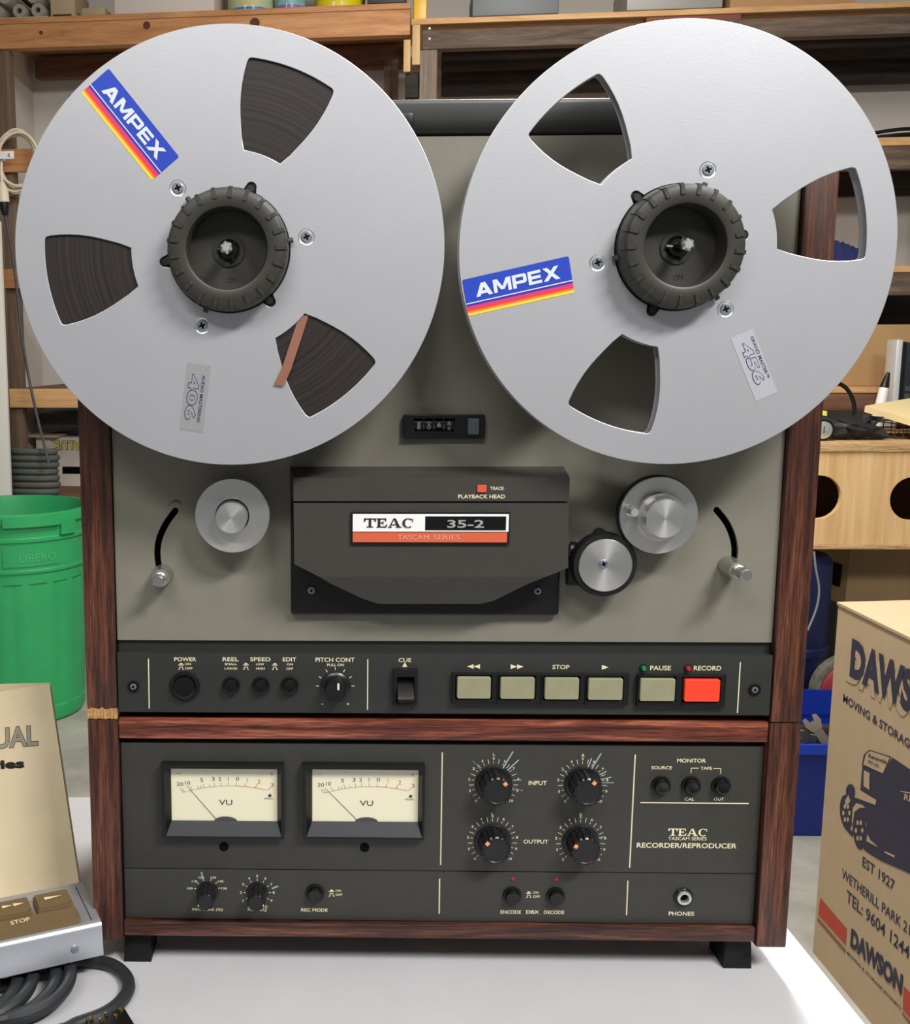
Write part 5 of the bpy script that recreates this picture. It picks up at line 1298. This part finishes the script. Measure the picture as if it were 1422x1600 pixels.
def spanner(px0, py0, px1, py1, Y0, Y1, r, label):
    a = atY(px0, py0, Y0); b = atY(px1, py1, Y1); d = (b - a).normalized(); s_ = d.cross(Vector((0, 1, 0))).normalized(); t_ = s_.cross(d)
    S = thing('spanner', label, 'spanner', a)
    mb = MB(); 
    V = [p + s_ * r * k_ + t_ * .004 * m_ for p in (a + d * .012, b) for k_, m_ in ((-1, -1), (1, -1), (1, 1), (-1, 1))]
    mb.add(V, [(3, 2, 1, 0), (4, 5, 6, 7)] + [(i, (i + 1) % 4, (i + 1) % 4 + 4, i + 4) for i in range(4)]).build('shank', spanm, S)
    V = [a + s_ * r * x + d * y + t_ * .005 * m_ for m_ in (-1, 1) for x, y in ((-1.1, .02), (-1.9, .0), (-1.7, -.016), (-.8, -.018), (-.5, -.004), (.5, -.004), (.8, -.018), (1.7, -.016), (1.9, 0), (1.1, .02))]
    n = 10; MB().add(V, [list(range(n)), list(range(2 * n - 1, n - 1, -1))] + [(i, i + n, (i + 1) % n + n, (i + 1) % n) for i in range(n)]).build('jaw', spanm, S)
spanner(1270, 1130, 1297, 1170, TY0 + .12, TY0 + .10, .011, 'long pale steel spanner standing up in the blue tub')
spanner(1253, 1151, 1274, 1154, TY0 + .09, TY0 + .10, .009, 'short steel spanner lying flat in the blue tub')
rd_ = atY(1308, 1075, TY0 + .47)
rc_ = thing('cable_reel', 'dark red drum of cable lying behind the blue tub', 'cable reel', (rd_.x, TY0 + .55, ZF))
MB().lathe([(0, .03), (.075, .03), (.085, .024), (.085, -.024), (0, -.03)], 36, (rd_.x + .02, TY0 + .45, rd_.z)).build('reel_face', mat('dark_red', (128, 36, 44), .5), rc_)
MB().lathe([(.086, .02), (.100, .018), (.104, -.01), (.086, -.02)], 36, (rd_.x + .02, TY0 + .45, rd_.z)).build('wound_cable', mat('dusty_cable', (92, 90, 80), .7, var=.4, vscale=60), rc_)
MB().bbox((rd_.x - .07, TY0 + .41, ZF), (rd_.x + .11, TY0 + .49, rd_.z - .104), .004).build('reel_stand', darkjunk, rc_)

# ------------------------------------------------------------------ timber shelving along the rear wall
pine = woodmat('pine', (166, 108, 62), (188, 132, 84), (204, 152, 102), 'X', .35, .65, fine=.3)
pined = woodmat('pine_old', (88, 58, 42), (112, 76, 56), (132, 94, 70), 'X', .35, .75, fine=.4)
pinev = woodmat('pine_post', (80, 64, 50), (108, 88, 70), (130, 108, 88), 'Z', .35, .75, fine=.4)
pinel = woodmat('pine_light', (190, 142, 90), (210, 164, 112), (222, 180, 128), 'X', .35, .65, fine=.3)
pinelv = woodmat('pine_light_post', (176, 140, 92), (198, 164, 112), (212, 180, 130), 'Z', .35, .65, fine=.3)
grey_h = woodmat('weathered_board', (74, 60, 50), (100, 84, 72), (124, 106, 92), 'X', .4, .85, fine=.5)
grey_v = woodmat('weathered_post', (90, 78, 68), (122, 108, 96), (146, 132, 118), 'Z', .4, .85, fine=.5)
dark_h = woodmat('dark_board', (28, 24, 21), (46, 40, 35), (64, 56, 48), 'X', .4, .9, fine=.5)
knotm = mat('knot', (84, 44, 28), .8)
def part(parent, nm, m, *a, **k):
    mb = MB(); bbx(mb, *a, **k); return mb.build(nm, m, parent)
def pxB(px, py, v): u, z = atB(px, py, v); return BM @ Vector((u, v, z))
S1 = thing('pine_shelving', 'tall pine shelving with thick front beams against the left wall', 'shelving', BM @ Vector((-.6, .2, ZF)))
uA, _ = atB(-60, 50, 0); uB, _ = atB(641, 40, 0); zA = atB(300, 66, 0)[1]; zBm = atB(300, 27, 0)[1]; zC = atB(300, 17.5, 0)[1]
bmb = MB().bbox((uA, 0, zA), (uB, .045, zBm), .003, BM).build('front_beam', pine, S1)
MB().bbox((uA, -.003, zBm + .0003), (uB, .45, zC), .002, BM).build('shelf_board', pine, S1)
for px, py, r in ((64, 51, 3.2), (229, 39.5, 6), (398, 36, 8)):
    u, z = atB(px, py, 0); mb = MB(); k_ = r / 450
    mb.lathe([(k_, -.001), (k_ * .9, .0012), (k_ * .4, .0006), (0, .0006)], 14); mb.v = [BM @ Vector((u + v.x, v.y, z + v.z)) for v in mb.v]; mb.build('knot', knotm, bmb)
part(S1, 'rear_beam', pined, 54, 640, 82, 112.5, .38, .43)
uP0, _ = atB(-4, 100, .02); uP1, _ = atB(15.5, 100, .02)
MB().bbox((uP0, .012, ZF), (uP1, .06, zA - .0005), .003, BM).build('post', pinev, S1)
uP0_, _ = atB(600, 100, .30); 
MB().bbox((uP0_, .30, ZF), (uP0_ + .05, .36, zA - .0005), .003, BM).build('post', pinev, S1)
for nm, m, y0, y1, xr in (('shelf_rail', pine, 232, 268, 600), ('shelf_rail', pine, 420, 450, 600), ('shelf_rail', pinel, 607.5, 637, 600)):
    u0, _ = atB(-60 if y0 < 600 else 15, (y0 + y1) / 2, -.005); u1, _ = atB(xr, (y0 + y1) / 2, -.005); z0_ = atB(60, y1, -.005)[1]; z1_ = atB(60, y0, -.005)[1]
    MB().bbox((u0, -.008, z0_), (u1, .011, z1_), .002, BM).build(nm, m, S1)
zsh = atB(60, 606, 0)[1]
uW_ = uW + .004
MB().bbox((uP1 + .003, .0115, zsh - .02), (atB(600, 600, .01)[0], .45, zsh), .002, BM).build('shelf_board', pined, S1)
zlow = atB(100, 772, .02)[1]
MB().bbox((uP1 + .003, .012, zlow - .03), (atB(600, 760, .01)[0], .45, zlow), .002, BM).build('shelf_board', pined, S1)
# short pine offcuts and end blocks at the joint of the two shelf runs
S2 = thing('weathered_shelving', 'weathered grey timber shelving running behind the right hand reel', 'shelving', BM @ Vector((.8, .2, ZF)))
uG0, _ = atB(642.5, 30, 0); uG1, _ = atB(1560, 20, 0)
zz0 = atB(1000, 26.5, 0)[1]; zz1 = atB(1000, 17.5, 0)[1]
zg1 = atB(1000, 33.5, .0)[1]; zg0 = atB(1000, 66, .0)[1]
MB().bbox((uG0, -.004, zz0), (uG1, .45, zz1), .002, BM).build('shelf_board', pinel, S2)
part(S2, 'packing_block', pinel, 643, 716, 28, 38, 0, .05); part(S2, 'packing_block', mat('red_block', (124, 74, 56), .8), 1010, 1158, 24, 33, .0, .05)
uQ, _ = atB(660, 50, 0)
gb = MB().bbox((uQ, 0, zg0), (uG1, .045, zg1 - .004), .003, BM).build('front_beam', grey_h, S2)
for py in (44.5, 60.5):
    u, z = atB(671, py, 0); mb = MB(); mb.lathe([(.005, -.001), (.005, .001), (.003, .0022), (0, .0024)], 12); mb.v = [BM @ Vector((u + v.x, v.y, z + v.z)) for v in mb.v]; mb.build('bolt_head', steel, gb)
uR0, _ = atB(656, 100, .004); uR1, _ = atB(683, 100, .004)
MB().bbox((uR0, .004, ZF), (uR1, .044, zg0 - .0005), .003, BM).build('post', grey_v, S2)
uR2, _ = atB(1500, 300, .0)
MB().bbox((uR2, .006, ZF), (uR2 + .06, .06, zg0 - .0005), .003, BM).build('post', grey_v, S2)
part(S2, 'hanging_block', pinelv, 630.5, 641.5, 61.5, 112, .01, .04); part(S2, 'hanging_block', pinelv, 644, 656.5, 37, 101, -.002, .03)
part(S2, 'brace', dark_h, 633, 655, 112, 152, .03, .07)
part(S2, 'rear_beam', dark_h, 690, 1560, 66, 96, .30, .34); part(S2, 'rear_board', dark_h, 690, 1560, 97, 136, .36, .40)
part(S2, 'rear_board', dark_h, 1195, 1480, 262, 306, .40, .44)  # dark board added where the shelf's shaded underside should show
for y0, y1, y2, xl in ((214.5, 227.5, 264, 700), (416, 425.5, 461, 700), (604.5, 614, 642, 700)):
    z0_ = atB(1400, y1, 0)[1]; z1_ = atB(1400, y0, 0)[1]; z2_ = atB(1400, y2, 0)[1]; u0 = atB(xl, y1, 0)[0]
    MB().bbox((u0, -.004, z0_), (uR2 - .002, .45, z1_), .002, BM).build('shelf_board', pinel, S2)
    MB().bbox((u0, 0, z2_), (uR2 - .002, .045, z0_ - .0004), .003, BM).build('shelf_rail', grey_h if y0 < 600 else pined, S2)
part(S2, 'gap_shade_board', dark_h, 1210, 1480, 455, 512, .40, .43)  # dark board added to stand in for the shaded gap under the shelf
# carton and black flex on those shelves, blue cloth
zC_ = atB(1400, 604.5, 0)[1]; u0, _ = atB(1232, 560, .06); u1, _ = atB(1470, 560, .06); z1_ = atB(1350, 507, .06)[1]
tag(MB().bbox((u0, .06, zC_ + .0005), (u1, .34, z1_), .004, BM).build('wide_carton', mat('carton_tan', (172, 138, 94), .8, var=.08, vscale=8)), 'wide tan carton on the shelf behind the laptop', 'carton')
zA_ = atB(1400, 214.5, 0)[1]; u0, _ = atB(1402, 208, .12); mb = MB()
for i in range(3): mb.tube([BM @ Vector((u0 + (.075 + .004 * i) * cos(2 * pi * k_ / 40), .14 + .06 * sin(2 * pi * k_ / 40), zA_ + .0125 + .012 * i + .005 * sin(2 * pi * k_ / 40 + i))) for k_ in range(40)], .006, 7, closed=True)
tag(mb.build('flex_coil', rubber), 'flat coil of black flex lying on the upper weathered shelf', 'cable')
zB_ = atB(1330, 416, 0)[1]; u0, _ = atB(1302, 390, .1); u1, _ = atB(1338, 390, .1); zt_1 = atB(1318, 371, .1)[1]
mb = MB(); n = 12; V = []
for i in range(n + 1):
    for j in range(7):
        s_ = i / n; w = j / 6; prof_ = sin(pi * w) ** .6 if 0 < w < 1 else 0
        V.append(BM @ Vector((u0 - .05 + (u1 - u0 + .06) * s_, .05 + .16 * w, zB_ + .001 + (zt_1 - zB_) * prof_ * (1 - .35 * s_ ** 2 + .06 * sin(i * 2.1 + j)))))
mb.add(V, [(i * 7 + j, (i + 1) * 7 + j, (i + 1) * 7 + j + 1, i * 7 + j + 1) for i in range(n) for j in range(6)])
mb.add(V[0:7], [tuple(range(7))]); mb.add(V[-7:], [tuple(range(6, -1, -1))])
tag(mb.build('folded_cloth', mat('blue_cloth', (32, 40, 92), .9, var=.15, vscale=60)), 'dark blue folded cloth on the weathered shelf', 'cloth')

# things on the top shelves
def topz(px): return zC + .0006 if px < 642 else zz1 + .0006
def bt(px, v): return atB(px, 18, v)[0]
tubem = mat('cardboard_tube', (150, 142, 130), .85, var=.08, vscale=20)
rw_i = 0
for (px, row) in ((-6, 0), (8, 1), (30, 0), (19, 2), (52, 1), (59, 0), (42, 2)):
    u = bt(px, .03); z = topz(0) + .031 + row * .046; r = .024
    P = MB(); P.lathe([(.009, .02), (r * .9, .022), (r, .018), (r, -.30), (.009, -.30), (.009, .02)], 24)
    P.v = [BM @ Vector((u + v.x, .05 + v.y, z + v.z)) for v in P.v]
    tag(P.build('paper_roll', tubem), 'rolled grey paper tube stacked on the pine shelf', 'paper roll', 'paper rolls stacked on the pine shelf')
u0 = bt(-30, .0); u1 = bt(73, .0)
tag(MB().bbox((u0, .012, topz(0)), (u1, .33, topz(0) + .006), .002, BM).build('roll_tray', mat('tray_pale', (176, 168, 150), .8)), 'thin pale tray under the stacked paper rolls', 'tray')
boxw = mat('pale_timber_box', (170, 150, 118), .8, var=.08, vscale=15)
for px0, px1, h, lab, m in ((79, 117, .10, 'pale timber block box with dark slot on the pine shelf', boxw), (127, 164, .032, 'low pale wooden block on the pine shelf', boxw)):
    u0, u1 = bt(px0, .03), bt(px1, .03); b_ = MB().bbox((u0, .03, topz(0)), (u1, .20, topz(0) + h), .003, BM).build('timber_block', m); tag(b_, lab, 'block')
    if h > .05: MB().bbox((u0 + .008, .029, topz(0) + .008), (u1 - .012, .031, topz(0) + .014), .0005, BM).build('slot', inkm, b_)
u0, u1 = bt(179, .03), bt(335, .03); tag(MB().bbox((u0, .03, topz(0)), (u1, .30, topz(0) + .14), .003, BM).build('white_box', mat('white_card', (206, 196, 188), .8)), 'long white cardboard box on the pine shelf', 'box')
def can(px0, px1, lab, body, wrapm, wh, ch_=.16):
    u0, u1 = bt(px0, .06), bt(px1, .06); r = (u1 - u0) / 2; c = BM @ Vector(((u0 + u1) / 2, .06 + r, topz(px0)))
    K = thing('paint_tin', lab, 'tin', c)
    MB().lathe([(0, 0), (r * .97, 0), (r, .004), (r, ch_), (r * .94, ch_ + .004), (0, ch_ + .002)], 36, c, 'Z').build('tin_body', body, K)
    MB().lathe([(r * 1.004, .003), (r * 1.006, .004), (r * 1.006, wh), (r * 1.004, wh + .001)], 36, c, 'Z').build('tin_label', wrapm, K)
    d = (CAM - c); d.z = 0; d.normalize(); s_ = Vector((-d.y, d.x, 0))
    q = [c + (d * cos(a) + s_ * sin(a)) * r * 1.012 + Vector((0, 0, z)) for a, z in ((.12, .008), (-.28, .008), (-.28, .03), (.12, .03))]
    MB().add(q + [v - d * .003 for v in q], [(3, 2, 1, 0), (0, 1, 5, 4), (2, 3, 7, 6), (1, 2, 6, 5), (3, 0, 4, 7)]).build('price_label', mat('tin_tag', (222, 222, 224), .6), K)
can(350, 424, 'paint tin with pale picture and bright blue base band', mat('tin_pale', (168, 196, 190), .5, col2=(214, 196, 60), vscale=22), mat('tin_blue', (30, 120, 200), .4), .024)
can(427, 475, 'slim teal tin with purple lower band', mat('tin_teal', (130, 178, 178), .5, var=.2, vscale=40), mat('tin_purple', (128, 100, 180), .5), .026)
can(488, 568, 'yellow paint tin on the pine shelf', mat('tin_yellow', (228, 212, 20), .4), mat('tin_yellow2', (226, 206, 16), .4), .02)
def crate(px0, px1, lab, m, h=.14, feet=None, v=.03):
    u0, u1 = bt(px0, v), bt(px1, v); K = thing('storage_box', lab, 'storage box', BM @ Vector(((u0 + u1) / 2, v + .14, topz(px0))))
    MB().bbox((u0 + .006, v, topz(px0) + .010), (u1 - .006, v + .28, topz(px0) + h), .005, BM).build('box_body', m, K)
    for a in (u0 + .02, u1 - .06):
        MB().bbox((a, v + .002, topz(px0)), (a + .04, v + .27, topz(px0) + .0098), .002, BM).build('box_foot', feet or m, K)
crate(571, 636, 'dark slatted crate at the end of the pine shelf', mat('crate_slate', (52, 54, 58), .6), .12)
crate(735, 876, 'dark grey plastic storage box on the orange shelf board', mat('box_grey', (104, 108, 112), .5), .12, blackm)
crate(976, 1132, 'clear plastic storage box with blue feet on the shelf', mat('box_clear', (150, 150, 144), .4), .12, mat('foot_blue', (40, 62, 140), .5))
u0, u1 = bt(1140, .03), bt(1336, .03); tag(MB().bbox((u0, .03, topz(1200)), (u1, .30, topz(1200) + .13), .003, BM).build('flat_carton', mat('carton_top', (176, 138, 96), .8, var=.05)), 'brown cardboard carton at the end of the top shelf', 'carton')
u0, u1 = bt(646, .04), bt(667, .04); tag(MB().bbox((u0, .05, topz(700)), (u1, .12, topz(700) + .10), .006, BM).build('yellow_bottle', mat('bottle_yellow', (232, 180, 30), .4)), 'small orange yellow container beside the shelf joint', 'bottle')

# left edge: white panel, hung extension lead, dark flex, hose coil, boxes on the lower shelf
whitepan = mat('white_panel', (214, 210, 202), .6, var=.03, vscale=5)
a = pxB(-3, 340, -.10); b = pxB(11.5, 760, -.10)
tag(MB().bbox((atB(-120, 600, -.15)[0], -.17, ZF), (atB(9.5, 600, -.17)[0], -.15, atB(0, 345, -.17)[1]), .003, BM).build('painted_panel', whitepan), 'white painted panel standing beside the pine shelving', 'panel')
ld = thing('extension_lead', 'coiled cream extension lead hanging on the pine shelving', 'extension lead', pxB(28, 300, -.03))
creamc = mat('cream_flex', (222, 210, 188), .5)
for k_ in range(5):
    cu_c = Vector(atB(27 + k_ * 1.5, 251 + (k_ % 3) * 2.2, -.03)); ru_, rz_ = .062 + .004 * ((k_ * 2) % 5), .088 + .004 * ((k_ * 3) % 4)
    pts = [BM @ Vector((cu_c[0] + ru_ * cos(2 * pi * i / 40), -.035 - .007 * k_ + .004 * sin(4 * pi * i / 40), cu_c[1] + rz_ * sin(2 * pi * i / 40) + .006 * cos(2 * pi * i / 40 * 2 + k_))) for i in range(40)]
    MB().tube(pts, .0048, 7, closed=True).build('lead_loop', creamc, ld)
pts = [pxB(4, 240, -.06), pxB(2, 262, -.06), pxB(3, 285, -.06)]
MB().tube(smooth(pts, 4), .0048, 7).build('lead_tail', creamc, ld)
a = pxB(3, 284, -.06); b = pxB(6, 316, -.06); c = pxB(8, 336, -.06)
MB().tube([a, a * .6 + b * .4, b], [.008, .019, .019], 14).build('socket', creamc, ld)
MB().tube([b - Vector((0, 0, .0005)), b * .5 + c * .5, c], [.017, .016, .010], 14).build('plug', blackm, ld)
u0, z0_ = atB(-8, 249, -.075); u1, z1_ = atB(22, 236, -.075)
hk = thing('hook_strap', 'white metal strap hook holding the coiled lead', 'hook', BM @ Vector((u0, -.05, z0_)))
MB().bbox((u0, -.080, z0_), (u1, -.076, z1_), .0015, BM).build('strap', whitep, hk)
MB().bbox((u0, -.0758, z0_ + .004), (u0 + .012, -.0082, z1_ - .004), .001, BM).build('strap_arm', whitep, hk)
u, z = atB(15, 242.5, -.08); mb = MB(); mb.lathe([(.006, -.001), (.006, .002), (.003, .003), (0, .003)], 14); mb.v = [BM @ Vector((u + v.x, -.080 + v.y, z + v.z)) for v in mb.v]; mb.build('rivet', steel, hk)
pts = [pxB(8, 338, -.05), pxB(17, 385, -.05), pxB(25, 440, -.05), pxB(31, 500, -.05), pxB(37, 545, -.05), pxB(47, 600, -.05), pxB(60, 660, -.11), pxB(70, 698, -.155), pxB(76, 724, -.165)]
tag(MB().tube(smooth(pts, 5), .0052, 8).build('dark_flex', mat('flex_grey', (64, 66, 68), .6)), 'long dark flex hanging down past the pine rails', 'cable')
hosem = mat('dusty_hose', (62, 78, 78), .7, col2=(84, 80, 70), vscale=14)
hv = -.078
hc_c = atB(54, 735, hv); pts = []; rh = .0118; turns = 8; ztop_h = atB(55, 703, hv)[1]; pitch = 2 * rh * .99; zh0 = ztop_h - pitch * turns
for i in range(turns * 36 + 1):
    a = 2 * pi * i / 36; pts.append(BM @ Vector((hc_c[0] + (.078 + .003 * sin(i * .13)) * cos(a), hv + .050 * sin(a), zh0 + pitch * i / 36 + .006 * cos(a + 2.4))))
tag(MB().bbox((hc_c[0] - .06, hv - .06, ZF), (hc_c[0] + .1, hv + .062, zh0 - rh - .0075), .003, BM).build('wooden_crate', pined), 'plain wooden crate behind the bin supporting the hose coil', 'crate')
tag(MB().tube(pts, rh, 10).build('hose_coil', hosem), 'stacked coil of dusty dark green hose on the low shelf behind the bin', 'hose')
mk = thing('printed_box', 'white box on the low shelf with upside-down yellow lettering', 'box', pxB(95, 772, .24))
u0, _ = atB(57, 720, .24); u1, _ = atB(175, 720, .24); z1_ = atB(90, 683, .24)[1]
MB().bbox((u0, .24, zlow + .0006), (u1, .42, z1_), .004, BM).build('box_body', mat('white_carton', (206, 198, 186), .8, var=.04), mk)
u2, z2_ = atB(98, 740, .24); _, z3_ = atB(98, 729, .24)
MB().bbox((u2, .2375, z2_), (u1 - .01, .2405, z3_), .001, BM).build('hand_slot', voidm, mk)
def itext(m, s, px0, px1, py0, py1, v, bold, fit=None):
    a = pxB(px1, py0, v); b = pxB(px0, py0, v); c = pxB(px1, py1, v)
    text3(m, s, a, b - a, Vector((0, 0, c.z - a.z)), bold, fit)
t = MB(); itext(t, 'KUALAM'[::-1], 78, 160, 688, 703.5, .2388, .05); 
t = MB(); itext(t, 'MALUK', 79, 140, 688, 703.5, .2388, .06); t.build('letter_shadow', inkm, mk, smooth=False)
t = MB(); itext(t, 'MALUK', 80, 139.4, 688.6, 702.8, .2384, .025); t.build('letters', mat('letter_yellow', (214, 196, 92), .6), mk, smooth=False)
t = MB()
for i in range(4): itext(t, 'mnolin aeron umi', 96 + i, 150, 709 + 4.6 * i, 711.5 + 4.6 * i, .2386, .0)
MB().bbox((u0 - .028, .20, z1_ + .001), (u0 + .10, .40, z1_ + .010), .003, BM).build('open_flap', mat('flap_pink', (186, 164, 146), .8), mk)
u0, _ = atB(54, 660, .20); u1, _ = atB(170, 660, .20); z0_ = atB(90, 674, .20)[1]; z1_ = atB(90, 646, .20)[1]
tag(MB().bbox((u0, .20, z0_ + .014), (u1, .42, z1_), .003, BM).build('grey_slab', mat('slab_grey', (62, 62, 60), .8, var=.15, vscale=12)), 'dark grey slab lying on top of the white printed box', 'slab')
